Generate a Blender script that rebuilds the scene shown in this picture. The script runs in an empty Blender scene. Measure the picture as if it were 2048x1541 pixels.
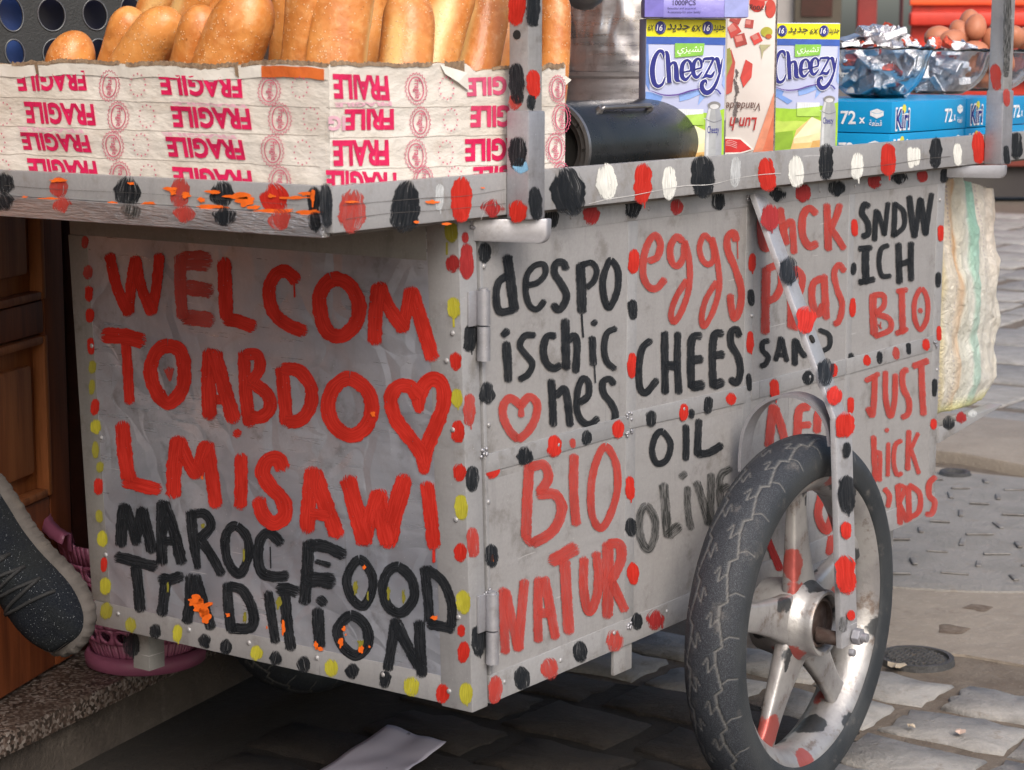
import bpy, bmesh, math, random
import numpy as np
from mathutils import Vector, Matrix, noise
random.seed(7); np.random.seed(7)
S = bpy.context.scene
COL = S.collection
PI = math.pi

# ------------------------------------------------------------------ camera
F_PX, CX, CY = 4142.375, 1024.0, 770.5
RM = np.array([[0.57808582, 0.12886334, -0.80573632],
               [-0.81597488, 0.09290599, -0.57057293],
               [0.00133179, 0.98730072, 0.15885688]])
CAM = np.array([-2.06051836, -1.520608, 1.12493291])
cd = bpy.data.cameras.new('camera'); cd.sensor_width = 36; cd.sensor_fit = 'HORIZONTAL'
cd.lens = F_PX / 2048 * 36; cd.clip_start = .05; cd.clip_end = 500
co = bpy.data.objects.new('camera', cd); COL.objects.link(co)
co.matrix_world = Matrix([[*RM[0], CAM[0]], [*RM[1], CAM[1]], [*RM[2], CAM[2]], [0, 0, 0, 1]])
cd.dof.use_dof = True; cd.dof.focus_distance = 3.0; cd.dof.aperture_fstop = 13.0
S.camera = co
# ------------------------------------------------------------------ light
SUN_EL, SUN_ROT = math.radians(40), math.radians(218)     # rotation clockwise from +Y
w = bpy.data.worlds.new('World'); S.world = w; w.use_nodes = True
nt = w.node_tree; bg = nt.nodes['Background']; sky = nt.nodes.new('ShaderNodeTexSky')
sky.sky_type = 'NISHITA'; sky.sun_disc = False; sky.sun_elevation = SUN_EL; sky.sun_rotation = SUN_ROT
sky.air_density = 1.0; sky.dust_density = 4.0; sky.ozone_density = 1.0
nt.links.new(sky.outputs[0], bg.inputs[0]); bg.inputs[1].default_value = .15
sd = bpy.data.lights.new('sun', 'SUN'); sd.energy = 1.5; sd.angle = math.radians(32); sd.color = (1, .965, .92)
so = bpy.data.objects.new('sun', sd); COL.objects.link(so)
dv = Vector((math.sin(SUN_ROT) * math.cos(SUN_EL), math.cos(SUN_ROT) * math.cos(SUN_EL), math.sin(SUN_EL)))
so.rotation_euler = dv.to_track_quat('Z', 'Y').to_euler(); so.location = (0, -3, 6)
S.view_settings.view_transform = 'Standard'; S.view_settings.look = 'None'
S.view_settings.exposure = 0.44; S.view_settings.gamma = 1
S.view_settings.use_curve_mapping = False

# ------------------------------------------------------------------ helpers
def W(p, pl, lift=0.0):
    """pixel of the photograph -> point on a plane. pl = ('x'|'y'|'z', value) or (point, normal)"""
    d = RM @ np.array([p[0] - CX, CY - p[1], -F_PX])
    if isinstance(pl[0], str):
        n = np.zeros(3); n['xyz'.index(pl[0])] = 1; p0 = n * pl[1]
    else:
        p0, n = np.array(pl[0], float), np.array(pl[1], float); n = n / np.linalg.norm(n)
    t = n @ (p0 - CAM) / (n @ d)
    q = CAM + d * t
    if lift:
        q = q - n * np.sign(n @ d) * lift
    return q
def dist(P): return float(np.linalg.norm(np.array(P) - CAM))
def v3(a): return np.array(a, float)
WL = {}
def link(o, parent=None, wloc=(0, 0, 0)):
    COL.objects.link(o); WL[o] = v3(wloc)
    if parent is not None:
        o.parent = parent; o.location = Vector(WL[o] - WL[parent])
    else:
        o.location = Vector(WL[o])
    return o
def thing(name, label, cat, loc=(0, 0, 0), group=None):
    o = bpy.data.objects.new(name, None); o.empty_display_size = .05
    o['label'] = label; o['category'] = cat
    if group: o['group'] = group
    return link(o, None, loc)
def tag(o, label=None, cat=None, group=None, kind=None):
    if label: o['label'] = label
    if cat: o['category'] = cat
    if group: o['group'] = group
    if kind: o['kind'] = kind
    return o
def mk(name, V, F, mat, parent=None, smooth=False, bevel=0, attrs=None, midx=None, auto=None, center=True, seg=2):
    V = np.array(V, float)
    c = (V.min(0) + V.max(0)) / 2 if center else np.zeros(3)
    me = bpy.data.meshes.new(name)
    me.from_pydata([tuple(x) for x in (V - c)], [], [tuple(int(i) for i in f) for f in F])
    for m in (mat if isinstance(mat, (list, tuple)) else [mat]): me.materials.append(m)
    if attrs:
        for k, a in attrs.items():
            at = me.attributes.new(k, 'FLOAT', 'POINT'); at.data.foreach_set('value', np.array(a, dtype=np.float32))
    if midx is not None: me.polygons.foreach_set('material_index', midx)
    if bevel:
        bm = bmesh.new(); bm.from_mesh(me)
        es = [e for e in bm.edges if len(e.link_faces) == 2 and e.calc_face_angle(0) > .5]
        bmesh.ops.bevel(bm, geom=es, offset=bevel, segments=seg, affect='EDGES', profile=.6, clamp_overlap=True)
        bm.to_mesh(me); bm.free(); smooth = True; auto = auto or .7
    if smooth:
        me.polygons.foreach_set('use_smooth', [True] * len(me.polygons))
        if auto:
            bm = bmesh.new(); bm.from_mesh(me)
            for e in bm.edges:
                if len(e.link_faces) == 2 and e.calc_face_angle(0) > auto: e.smooth = False
            bm.to_mesh(me); bm.free()
    me.update()
    o = bpy.data.objects.new(name, me)
    return link(o, parent, c)
def join(*parts):
    V, F, n = [], [], 0
    for v, f in parts:
        V += [tuple(x) for x in v]; F += [tuple(i + n for i in g) for g in f]; n += len(v)
    return V, F
def box(lo, hi):
    (a, b, c), (d, e, f) = lo, hi
    V = [(a, b, c), (d, b, c), (d, e, c), (a, e, c), (a, b, f), (d, b, f), (d, e, f), (a, e, f)]
    return V, [(0, 3, 2, 1), (4, 5, 6, 7), (0, 1, 5, 4), (1, 2, 6, 5), (2, 3, 7, 6), (3, 0, 4, 7)]
def obox(c, ax, ay, az):
    c, ax, ay, az = map(v3, (c, ax, ay, az))
    V = [c + sx * ax + sy * ay + sz * az for sz in (-1, 1) for sx, sy in ((-1, -1), (1, -1), (1, 1), (-1, 1))]
    F = [(0, 3, 2, 1), (4, 5, 6, 7), (0, 1, 5, 4), (1, 2, 6, 5), (2, 3, 7, 6), (3, 0, 4, 7)]
    if np.dot(np.cross(ax, ay), az) < 0: F = [tuple(reversed(f)) for f in F]
    return V, F
def frame_of(d):
    d = v3(d); d /= np.linalg.norm(d)
    a = np.cross(d, (0, 0, 1)) if abs(d[2]) < .95 else np.cross(d, (1, 0, 0))
    a /= np.linalg.norm(a); b = np.cross(d, a); return a, b, d
def cyl(p0, p1, r0, r1=None, n=20):
    r1 = r0 if r1 is None else r1
    p0, p1 = v3(p0), v3(p1); a, b, d = frame_of(p1 - p0)
    V = []
    for p, r in ((p0, r0), (p1, r1)):
        for k in range(n):
            t = 2 * PI * k / n; V.append(p + r * (math.cos(t) * a + math.sin(t) * b))
    F = [(k, (k + 1) % n, n + (k + 1) % n, n + k) for k in range(n)]
    return V, F + [tuple(range(n))[::-1], tuple(range(n, 2 * n))]
def tube(path, r, n=8, closed=False):
    path = [v3(p) for p in path]; m = len(path); V, F = [], []
    rr = r if isinstance(r, (list, tuple, np.ndarray)) else [r] * m
    a = None
    for i, p in enumerate(path):
        q0 = path[(i - 1) % m] if closed or i > 0 else p; q1 = path[(i + 1) % m] if closed or i < m - 1 else p
        d = q1 - q0; d /= np.linalg.norm(d) + 1e-9
        if a is None: a = frame_of(d)[0]
        a = a - d * (a @ d); a /= np.linalg.norm(a) + 1e-9; b = np.cross(d, a)
        for k in range(n):
            t = 2 * PI * k / n; V.append(p + rr[i] * (math.cos(t) * a + math.sin(t) * b))
    for i in range(m if closed else m - 1):
        for k in range(n):
            j = (i + 1) % m; F.append((i * n + k, i * n + (k + 1) % n, j * n + (k + 1) % n, j * n + k))
    if not closed: F += [tuple(range(n))[::-1], tuple(range((m - 1) * n, m * n))]
    return V, F
def lathe(prof, c, ax=(0, 0, 1), n=48, closed=False):
    """prof: (radius, height) list around axis ax through c"""
    c = v3(c); a, b, d = frame_of(ax); V, F = [], []; m = len(prof)
    for r, h in prof:
        for k in range(n):
            t = 2 * PI * k / n; V.append(c + h * d + r * (math.cos(t) * a + math.sin(t) * b))
    for i in range(m if closed else m - 1):
        j = (i + 1) % m
        for k in range(n):
            F.append((i * n + k, i * n + (k + 1) % n, j * n + (k + 1) % n, j * n + k))
    return V, F
def catmull(P, step=4.0, closed=False):
    P = [v3(p) for p in P]; n = len(P); out = []
    if n == 2 and not closed:
        L = np.linalg.norm(P[1][:2] - P[0][:2]); k = max(2, int(L / step))
        return [P[0] + (P[1] - P[0]) * i / k for i in range(k + 1)]
    for i in range(n if closed else n - 1):
        p0 = P[(i - 1) % n] if closed or i > 0 else P[0] * 2 - P[1]
        p1, p2 = P[i], P[(i + 1) % n]
        p3 = P[(i + 2) % n] if closed or i < n - 2 else P[-1] * 2 - P[-2]
        k = max(2, int(np.linalg.norm(p2[:2] - p1[:2]) / step))
        for j in range(k):
            t = j / k
            out.append(.5 * ((2 * p1) + (-p0 + p2) * t + (2 * p0 - 5 * p1 + 4 * p2 - p3) * t * t + (-p0 + 3 * p1 - 3 * p2 + p3) * t ** 3))
    out.append(out[0].copy() if closed else P[-1])
    return out

# ------------------------------------------------------------------ materials
def nod(nt, t, **kw):
    n = nt.nodes.new(t)
    for k, v in kw.items():
        if hasattr(n, k): setattr(n, k, v)
        else: n.inputs[k].default_value = v
    return n
def ramp(nt, fac, stops, interp='LINEAR'):
    r = nt.nodes.new('ShaderNodeValToRGB'); r.color_ramp.interpolation = interp
    el = r.color_ramp.elements
    while len(el) < len(stops): el.new(.5)
    for e, (p, c) in zip(el, stops):
        e.position = p; e.color = (*c, 1) if len(c) == 3 else c
    nt.links.new(fac, r.inputs[0]); return r
def math_(nt, op, a, b=None, clamp=False):
    n = nt.nodes.new('ShaderNodeMath'); n.operation = op; n.use_clamp = clamp
    for i, x in enumerate((a, b)):
        if x is None: continue
        if isinstance(x, (int, float)): n.inputs[i].default_value = x
        else: nt.links.new(x, n.inputs[i])
    return n.outputs[0]
def mapr(nt, x, a, b, c=0., d=1.):
    n = nt.nodes.new('ShaderNodeMapRange'); n.interpolation_type = 'SMOOTHSTEP'
    nt.links.new(x, n.inputs[0])
    for i, v in enumerate((a, b, c, d)): n.inputs[i + 1].default_value = v
    return n.outputs[0]
def mixc(nt, f, a, b):
    n = nt.nodes.new('ShaderNodeMix'); n.data_type = 'RGBA'
    for s, x in ((0, f), (6, a), (7, b)):
        if isinstance(x, (int, float)): n.inputs[s].default_value = x
        elif isinstance(x, tuple): n.inputs[s].default_value = (*x, 1)
        else: nt.links.new(x, n.inputs[s])
    return n.outputs[2]
def coords(nt, scale=1.0, stretch=(1, 1, 1), rnd=True):
    tc = nt.nodes.new('ShaderNodeTexCoord'); mp = nt.nodes.new('ShaderNodeMapping')
    nt.links.new(tc.outputs['Object'], mp.inputs[0])
    mp.inputs['Scale'].default_value = tuple(scale * s for s in stretch)
    if rnd:
        oi = nt.nodes.new('ShaderNodeObjectInfo'); cm = nt.nodes.new('ShaderNodeCombineXYZ')
        m = math_(nt, 'MULTIPLY', oi.outputs['Random'], 37.0)
        for i in range(3): nt.links.new(m, cm.inputs[i])
        nt.links.new(cm.outputs[0], mp.inputs['Location'])
    return mp.outputs[0]
def noi(nt, vec, scale, detail=4, rough=.55, dist=0.):
    n = nod(nt, 'ShaderNodeTexNoise'); n.inputs['Scale'].default_value = scale; n.inputs['Detail'].default_value = detail
    n.inputs['Roughness'].default_value = rough; n.inputs['Distortion'].default_value = dist
    nt.links.new(vec, n.inputs['Vector']); return n.outputs['Fac']
def newmat(name):
    m = bpy.data.materials.new(name); m.use_nodes = True
    return m, m.node_tree, m.node_tree.nodes['Principled BSDF']
def bump(nt, bs, h, strength=.3, d=.002):
    b = nt.nodes.new('ShaderNodeBump'); b.inputs['Strength'].default_value = strength; b.inputs['Distance'].default_value = d
    nt.links.new(h, b.inputs['Height']); nt.links.new(b.outputs[0], bs.inputs['Normal'])
def mat(name, c1, c2=None, sc=12, rough=.5, metal=0., bs_=.0, bsc=60, stretch=(1, 1, 1), spec=.5, dirt=None, dsc=5, dth=(.55, .7), rv=0., bd=.002, detail=5):
    m, nt, b = newmat(name); c2 = c2 or tuple(x * .8 for x in c1)
    v = coords(nt, 1, stretch); f = noi(nt, v, sc, detail)
    col = mixc(nt, mapr(nt, f, .3, .7), c1, c2)
    if dirt: col = mixc(nt, mapr(nt, noi(nt, v, dsc, 7, .65), *dth), col, dirt)
    nt.links.new(col, b.inputs['Base Color'])
    b.inputs['Roughness'].default_value = rough; b.inputs['Metallic'].default_value = metal
    b.inputs['Specular IOR Level'].default_value = spec
    if rv: nt.links.new(mapr(nt, noi(nt, v, sc * 2, 5), .3, .7, rough - rv, rough + rv), b.inputs['Roughness'])
    if bs_: bump(nt, b, noi(nt, v, bsc, 5), bs_, bd)
    return m
def flat(name, c, rough=.5, spec=.4):
    m, nt, b = newmat(name); v = coords(nt, 1, rnd=False)
    f = mapr(nt, noi(nt, v, 60, 4), .3, .7, .86, 1.06)
    mx = nt.nodes.new('ShaderNodeVectorMath'); mx.operation = 'SCALE'; mx.inputs[0].default_value = c; nt.links.new(f, mx.inputs['Scale'])
    nt.links.new(mx.outputs[0], b.inputs['Base Color']); b.inputs['Roughness'].default_value = rough; b.inputs['Specular IOR Level'].default_value = spec
    return m
BR = {}
def brush(name, c, dry=.35, rough=.62, thin=0.0):
    """brushed paint: bristle ends, dry streaks, driven by stroke attributes"""
    m, nt, b = newmat('brushed_' + name)
    def at(k):
        a = nt.nodes.new('ShaderNodeAttribute'); a.attribute_name = k; return a.outputs['Fac']
    uu, vv, ee, rn = at('uu'), at('vv'), at('ee'), at('rn')
    cm = nt.nodes.new('ShaderNodeCombineXYZ')
    nt.links.new(math_(nt, 'MULTIPLY', uu, .45), cm.inputs[0]); nt.links.new(math_(nt, 'MULTIPLY', vv, 4.5), cm.inputs[1]); nt.links.new(rn, cm.inputs[2])
    st = noi(nt, cm.outputs[0], 1.6, 3, .6)
    cm2 = nt.nodes.new('ShaderNodeCombineXYZ')
    nt.links.new(math_(nt, 'MULTIPLY', uu, 2.2), cm2.inputs[0]); nt.links.new(vv, cm2.inputs[1]); nt.links.new(rn, cm2.inputs[2])
    ed = noi(nt, cm2.outputs[0], 1.8, 4, .6)
    av = math_(nt, 'ABSOLUTE', vv)
    edge = math_(nt, 'ADD', math_(nt, 'SUBTRACT', 1.0, av), math_(nt, 'MULTIPLY', math_(nt, 'SUBTRACT', ed, .58), .42))
    a1 = mapr(nt, edge, .0, .07)
    end = math_(nt, 'ADD', ee, math_(nt, 'MULTIPLY', math_(nt, 'SUBTRACT', st, .5), 1.0))
    a2 = mapr(nt, end, .16, .28)
    # dry bristle gaps, stronger near the ends
    th = math_(nt, 'ADD', mapr(nt, ee, .0, 2.2, .66, .84), -.14 * dry)
    gap = math_(nt, 'SUBTRACT', st, th)
    a3 = mapr(nt, gap, .0, .05, 1.0, .15)
    al = math_(nt, 'MULTIPLY', math_(nt, 'MULTIPLY', a1, a2), a3)
    if thin: al = math_(nt, 'MULTIPLY', al, mapr(nt, st, .35, .6, 1.0, 1.0 - thin))
    v = coords(nt, 1, rnd=False)
    chip = mapr(nt, noi(nt, v, 260, 3), .70, .74, 1., .25)
    al = math_(nt, 'MULTIPLY', al, chip)
    nt.links.new(al, b.inputs['Alpha'])
    cc = mixc(nt, mapr(nt, st, .3, .75), c, tuple(min(1, x * 1.45 + .012) for x in c))
    cc = mixc(nt, mapr(nt, noi(nt, v, 14, 4), .45, .75, 0, .45), cc, tuple(x * .6 for x in c))
    nt.links.new(cc, b.inputs['Base Color']); b.inputs['Roughness'].default_value = rough; b.inputs['Specular IOR Level'].default_value = .15
    bump(nt, b, st, .12, .0006)
    return m
COLS = {'R': (.40, .018, .010), 'r': (.37, .042, .032), 'd': (.25, .018, .018), 'K': (.009, .011, .014), 'k': (.035, .037, .036),
        'Y': (.36, .33, .03), 'y': (.24, .22, .03), 'W': (.60, .60, .56), 'w': (.52, .54, .55), 'O': (.92, .16, .015), 'B': (.16, .34, .50)}
for k, c in COLS.items():
    BR[k] = brush({'R': 'red', 'r': 'brick_red', 'd': 'dark_red', 'K': 'black', 'k': 'faded_black', 'Y': 'yellow', 'y': 'olive', 'W': 'white', 'w': 'thin_white', 'O': 'orange', 'B': 'blue'}[k], c,
                  dry={'K': .55, 'k': .7, 'r': .45, 'R': .1, 'w': .8}.get(k, .3), thin={'k': .75, 'w': .5, 'r': .35, 'K': .2}.get(k, 0))

def metal_sheet(name, base, rough, metal, dent=.5, crumple=.0, smudge=(.12, .12, .12), tint=None):
    m, nt, b = newmat(name); v = coords(nt, 1)
    big = noi(nt, v, 3.2, 5, .6, .8); fine = noi(nt, v, 220, 4, .7)
    vs = coords(nt, 1, (1, 1, .12)); streak = noi(nt, vs, 46, 5, .65)
    vh = coords(nt, 1, (.08, .08, 1)); hs = noi(nt, vh, 130, 4, .6)
    col = mixc(nt, mapr(nt, big, .3, .7), base, tint or tuple(x * .8 for x in base))
    col = mixc(nt, mapr(nt, streak, .5, .78, 0, .5), col, tuple(x * .62 for x in base))
    col = mixc(nt, mapr(nt, noi(nt, v, 16, 8, .7), .53, .70, 0, .62), col, smudge)
    vd1 = coords(nt, 1, (1, 1, .035)); col = mixc(nt, mapr(nt, noi(nt, vd1, 90, 2), .735, .75, 0, .5), col, tuple(x * .35 for x in base))
    vd2 = coords(nt, 1, (.05, .05, 1)); col = mixc(nt, mapr(nt, noi(nt, vd2, 120, 2), .74, .755, 0, .5), col, tuple(min(1, x * 1.8) for x in base))
    col = mixc(nt, mapr(nt, noi(nt, v, 420, 2), .70, .76, 0, .6), col, tuple(min(1, x * 1.7) for x in base))
    col = mixc(nt, mapr(nt, fine, .35, .7, 0, .25), col, tuple(x * .6 for x in base))
    nt.links.new(col, b.inputs['Base Color']); b.inputs['Metallic'].default_value = metal
    nt.links.new(mapr(nt, math_(nt, 'ADD', hs, math_(nt, 'MULTIPLY', big, .6)), .5, 1.1, rough - .1, rough + .14), b.inputs['Roughness'])
    h = math_(nt, 'ADD', math_(nt, 'MULTIPLY', noi(nt, v, 5, 2, .4, 1.5), dent), math_(nt, 'MULTIPLY', math_(nt, 'ADD', fine, hs), .012))
    if crumple:
        vo = nod(nt, 'ShaderNodeTexVoronoi'); vo.feature = 'DISTANCE_TO_EDGE'; vo.inputs['Scale'].default_value = 5.5
        vd = nt.nodes.new('ShaderNodeVectorMath'); vd.operation = 'ADD'; nt.links.new(v, vd.inputs[0])
        nn = nod(nt, 'ShaderNodeTexNoise'); nn.inputs['Scale'].default_value = 4; nt.links.new(v, nn.inputs['Vector'])
        nt.links.new(nn.outputs['Color'], vd.inputs[1]); nt.links.new(vd.outputs[0], vo.inputs['Vector'])
        h = math_(nt, 'ADD', h, math_(nt, 'MULTIPLY', math_(nt, 'MINIMUM', vo.outputs['Distance'], .22), crumple))
    bump(nt, b, h, .55, .012)
    return m
M = {}
M['sheet'] = metal_sheet('galvanised_sheet', (.64, .67, .74), .34, .62, 1.5, 1.1, (.18, .18, .19), (.36, .39, .46))
M['door'] = metal_sheet('painted_door_sheet', (.36, .352, .355), .52, .25, .45, .0, (.16, .145, .13), (.33, .32, .315))
M['trim'] = metal_sheet('painted_trim', (.39, .388, .395), .48, .3, .3, .0, (.17, .15, .13))
M['oldtrim'] = metal_sheet('dull_trim', (.30, .30, .29), .5, .35, .3, .0, (.12, .11, .09))
M['rail'] = metal_sheet('grey_painted_board', (.34, .335, .335), .5, .08, .25, .0, (.18, .15, .12), (.28, .28, .29))
M['silver'] = metal_sheet('silver_paint', (.42, .42, .45), .44, .6, .4, .0, (.2, .19, .18))
M['alu'] = metal_sheet('dented_aluminium', (.78, .76, .78), .30, .9, 1.6, .3, (.25, .22, .22))
M['rust'] = mat('rusty_iron', (.06, .035, .028), (.10, .075, .065), 60, .8, .3, .4, 120)
M['dark'] = mat('dark_void', (.010, .009, .008), (.014, .013, .012), 5, .9)
M['foiltape'] = mat('crinkled_foil_strip', (.86, .86, .88), (.60, .60, .62), 60, .30, .8, 1.0, 260, (1, .18, 1.6), bd=.006, dirt=(.12, .12, .12), dsc=18, dth=(.56, .72))
M['cardboard'] = mat('cardboard', (.36, .24, .13), (.22, .14, .075), 30, .9, 0, .5, 150)
M['tape'] = mat('printed_paper_tape', (.76, .72, .66), (.64, .59, .52), 7, .38, 0, .8, 24, (1, 1, 2.2), bd=.005, dirt=(.50, .42, .34), dsc=11, dth=(.52, .82), rv=.08)
M['pink'] = None
M['wood'] = None

def wood(name, c1, c2, sc=1.0, rough=.45):
    m, nt, b = newmat(name); v = coords(nt, 1, (1, 1, .06))
    n1 = noi(nt, v, 34 * sc, 6, .65, .6); n2 = noi(nt, v, 170 * sc, 3, .6)
    col = mixc(nt, mapr(nt, n1, .32, .68), c1, c2)
    col = mixc(nt, mapr(nt, n2, .5, .75, 0, .5), col, tuple(x * .4 for x in c1))
    nt.links.new(col, b.inputs['Base Color']); b.inputs['Roughness'].default_value = .6; b.inputs['Specular IOR Level'].default_value = .25
    bump(nt, b, n2, .25, .001); return m
M['wood'] = wood('varnished_brown_wood', (.24, .068, .022), (.13, .035, .012))
M['woodpanel'] = wood('oak_door_wood', (.34, .12, .040), (.20, .062, .020))

def stone(name, c1, c2, dark, sc=9, rough=.8, b=.6, speck=(.4, .38, .36)):
    m, nt, bs = newmat(name); v = coords(nt, 1)
    f = noi(nt, v, sc, 7, .65, .4); g = noi(nt, v, sc * 14, 4, .7)
    oi = nt.nodes.new('ShaderNodeObjectInfo')
    col = mixc(nt, mapr(nt, f, .32, .68), c1, c2)
    col = mixc(nt, mapr(nt, oi.outputs['Random'], 0, 1, 0, .35), col, tuple(x * .55 for x in c2))
    col = mixc(nt, mapr(nt, noi(nt, v, sc * 2.2, 8, .7), .55, .75, 0, .8), col, dark)
    col = mixc(nt, mapr(nt, g, .52, .8, 0, .55), col, speck)
    nt.links.new(col, bs.inputs['Base Color']); bs.inputs['Roughness'].default_value = rough
    h = math_(nt, 'ADD', math_(nt, 'MULTIPLY', f, .7), math_(nt, 'ADD', math_(nt, 'MULTIPLY', g, .2), math_(nt, 'MULTIPLY', noi(nt, v, sc * 4, 6, .7), .35))); bump(nt, bs, h, min(1, b * 1.3), .014)
    return m
M['cobble'] = stone('street_cobble', (.36, .345, .325), (.25, .24, .225), (.165, .13, .10), 13)
M['mortar'] = stone('sandy_mortar', (.20, .165, .13), (.13, .10, .075), (.07, .052, .038), 12, .95, .9, (.3, .25, .21))
M['concrete'] = stone('old_concrete', (.33, .285, .235), (.26, .22, .18), (.15, .115, .09), 6, .9, .5, (.40, .36, .31))
M['slab'] = stone('grey_concrete_cover', (.27, .255, .24), (.21, .20, .185), (.20, .165, .13), 8, .9, .7, (.32, .31, .30))
M['iron'] = stone('cast_iron', (.075, .073, .072), (.05, .05, .05), (.16, .13, .10), 20, .6, .8, (.13, .12, .12))

# ------------------------------------------------------------------ strokes
SC = [0]
class Paint:
    def __init__(s, plane, tf=None, base=.0002, soft=1.0):
        s.pl, s.tf, s.base = plane, tf or (lambda p: p), base
        s.rec = []
    def stroke(s, pts, wd, c='R', closed=False, tf=None, ext=.18, wob=.06, taper=None):
        tf = tf or s.tf
        z = np.array(tf((1, 0)))[:2] - np.array(tf((0, 0)))[:2]; k = float(np.linalg.norm(z))
        P = []
        for q in pts:
            a = tf(q[:2]); P.append((a[0], a[1], (q[2] if len(q) > 2 else wd) * k))
        P = catmull(P, 3.0, closed)
        if not closed:   # run the bristles a little past the ends
            d0 = P[0][:2] - P[1][:2]; d0 /= np.linalg.norm(d0) + 1e-9; d1 = P[-1][:2] - P[-2][:2]; d1 /= np.linalg.norm(d1) + 1e-9
            w0, w1 = P[0][2], P[-1][2]
            P = [np.array([*(P[0][:2] + d0 * w0 * ext * j), w0 * (1 - .25 * j)]) for j in (2, 1)] + P + [np.array([*(P[-1][:2] + d1 * w1 * ext * j), w1 * (1 - .25 * j)]) for j in (1, 2)]
        n = len(P); L = [0]
        for i in range(1, n): L.append(L[-1] + float(np.linalg.norm(P[i][:2] - P[i - 1][:2])))
        V, F, uu, vv, ee, rn = [], [], [], [], [], []; s.rec.append((c, P, (V, F, uu, vv, ee, rn)))
        SC[0] += 1; rid = (SC[0] * 7.31) % 97
        o = len(V); A = 4
        for i in range(n):
            d = (P[min(i + 1, n - 1)] - P[max(i - 1, 0)])[:2]; d /= np.linalg.norm(d) + 1e-9; nn = np.array([-d[1], d[0]])
            wd_ = P[i][2] * (1 + wob * 2 * (noise.noise(Vector((i * .21, rid, 0))))) * .5 * 1.08
            lift = s.base + .0001 * i / n + (SC[0] % 9) * .00003
            for j in range(A + 1):
                t = -1 + 2 * j / A
                q = P[i][:2] + nn * t * wd_
                V.append(W(q, s.pl, lift)); vv.append(t); uu.append(L[i] / max(P[i][2], 4) )
                e = 9.0 if closed else min(L[i], L[-1] - L[i]) / max(P[i][2], 3)
                # roundish ends: corners fade first
                ee.append(e - .22 * t * t if not closed else e); rn.append(rid)
        for i in range(n - 1):
            for j in range(A):
                a = o + i * (A + 1) + j; F.append((a, a + 1, a + A + 2, a + A + 1))
    def blob(s, x, y, wd, h, c='R', tf=None):
        tf = tf or s.tf; x, y = tf((x, y))[:2]
        r = random.Random(int(x * 13 + y * 7)); lean = r.uniform(-.16, .16) * wd; q_ = r.random()
        if q_ < .22 and h > 24: s.stroke([(x + wd * .12, y + h * .3, 3.4), (x + wd * .12 + r.uniform(-1, 1), y + h * r.uniform(.58, .72), 2.2)], 3, c, tf=lambda p: p)
        elif q_ < .5 and wd > 22: s.stroke([(x + wd * r.uniform(-.25, .25), y - h * .3, wd * .4), (x + wd * r.uniform(-.3, .3), y + h * .5, wd * .35)], wd * .4, c, tf=lambda p: p)
        wd *= r.uniform(.9, 1.08)
        h *= 1.06; wd *= 1.04
        s.stroke([(x - lean, y - h * .48, wd * r.uniform(.5, .7)), (x - lean * .6, y - h * .36, wd * r.uniform(.78, .9)), (x - lean * .3, y - h * .15, wd * r.uniform(.92, 1.02)), (x, y + h * .12, wd * r.uniform(.92, 1.04)), (x + lean * .6, y + h * .34, wd * r.uniform(.76, .9)), (x + lean, y + h * .47, wd * r.uniform(.45, .7))],
                 wd, c, tf=lambda p: p, ext=.16, wob=.10)
    def done(s, parent, name='lettering', label=None):
        """one object per letter (strokes that touch) or per spot"""
        n = len(s.rec); root = list(range(n)); bb = []
        for c, P, _ in s.rec:
            a = np.array([p[:2] for p in P]); bb.append((a.min(0), a.max(0)))
        def find(i):
            while root[i] != i: i = root[i]
            return i
        for i in range(n):
            for j in range(i):
                if s.rec[i][0] == s.rec[j][0] and name == 'lettering':
                    (a, b), (c_, d) = bb[i], bb[j]
                    if (np.minimum(b, d) - np.maximum(a, c_) > -2.5).all(): root[find(i)] = find(j)
        gr = {}
        for i in range(n): gr.setdefault(find(i), []).append(i)
        for ids in gr.values():
            V, F, A = [], [], [[], [], [], []]
            for i in ids:
                v, f, *at = s.rec[i][2]; o = len(V); V += v; F += [tuple(q + o for q in g_) for g_ in f]
                for k in range(4): A[k] += at[k]
            mk('painted_letter' if name == 'lettering' else 'paint_spot', V, F, BR[s.rec[ids[0]][0]], parent, attrs=dict(zip(('uu', 'vv', 'ee', 'rn'), A)))
def Z(ox, oy, s): return lambda p: (ox + p[0] / s, oy + p[1] / s)
ZA, ZB, ZC, ZD, ZE, ZF, ZG = Z(160, 430, 2.56), Z(160, 930, 2.438), Z(920, 320, 3.082), Z(920, 800, 2.37), Z(1440, 300, 2.752), Z(1340, 740, 1.924), Z(1740, 780, 2.026)
DOTN = 'paint_spot'
def dots(parent, plane, lst, base=.0002):
    p = Paint(plane, base=base)
    for x, y, a, b, c in lst: p.blob(x, y, a, b, c)
    p.done(parent, 'paint_spots')

# text ---------------------------------------------------------------
def text2d(s, bold=0.0, shear=0.0, align=True):
    c = bpy.data.curves.new('t', 'FONT'); c.body = s; c.offset = bold; c.shear = shear; c.resolution_u = 3
    o = bpy.data.objects.new('t', c); COL.objects.link(o); me = o.to_mesh()
    V = np.array([v.co[:2] for v in me.vertices]); F = [tuple(p.vertices) for p in me.polygons]
    o.to_mesh_clear(); bpy.data.objects.remove(o); bpy.data.curves.remove(c)
    if align:
        V = (V - V.min(0)) / (V.max(0) - V.min(0))
    return V, F
_tc = {}
def txt(s, bold=0., shear=0.):
    k = (s, bold, shear)
    if k not in _tc: _tc[k] = text2d(*k)
    return _tc[k]
def quadmap(V, q):
    """V in 0..1 (y up) -> px quad [tl,tr,br,bl]"""
    q = [np.array(x, float) for x in q]
    return [((1 - v) * ((1 - u) * q[3] + u * q[2]) + v * ((1 - u) * q[0] + u * q[1])) for u, v in V]

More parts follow.
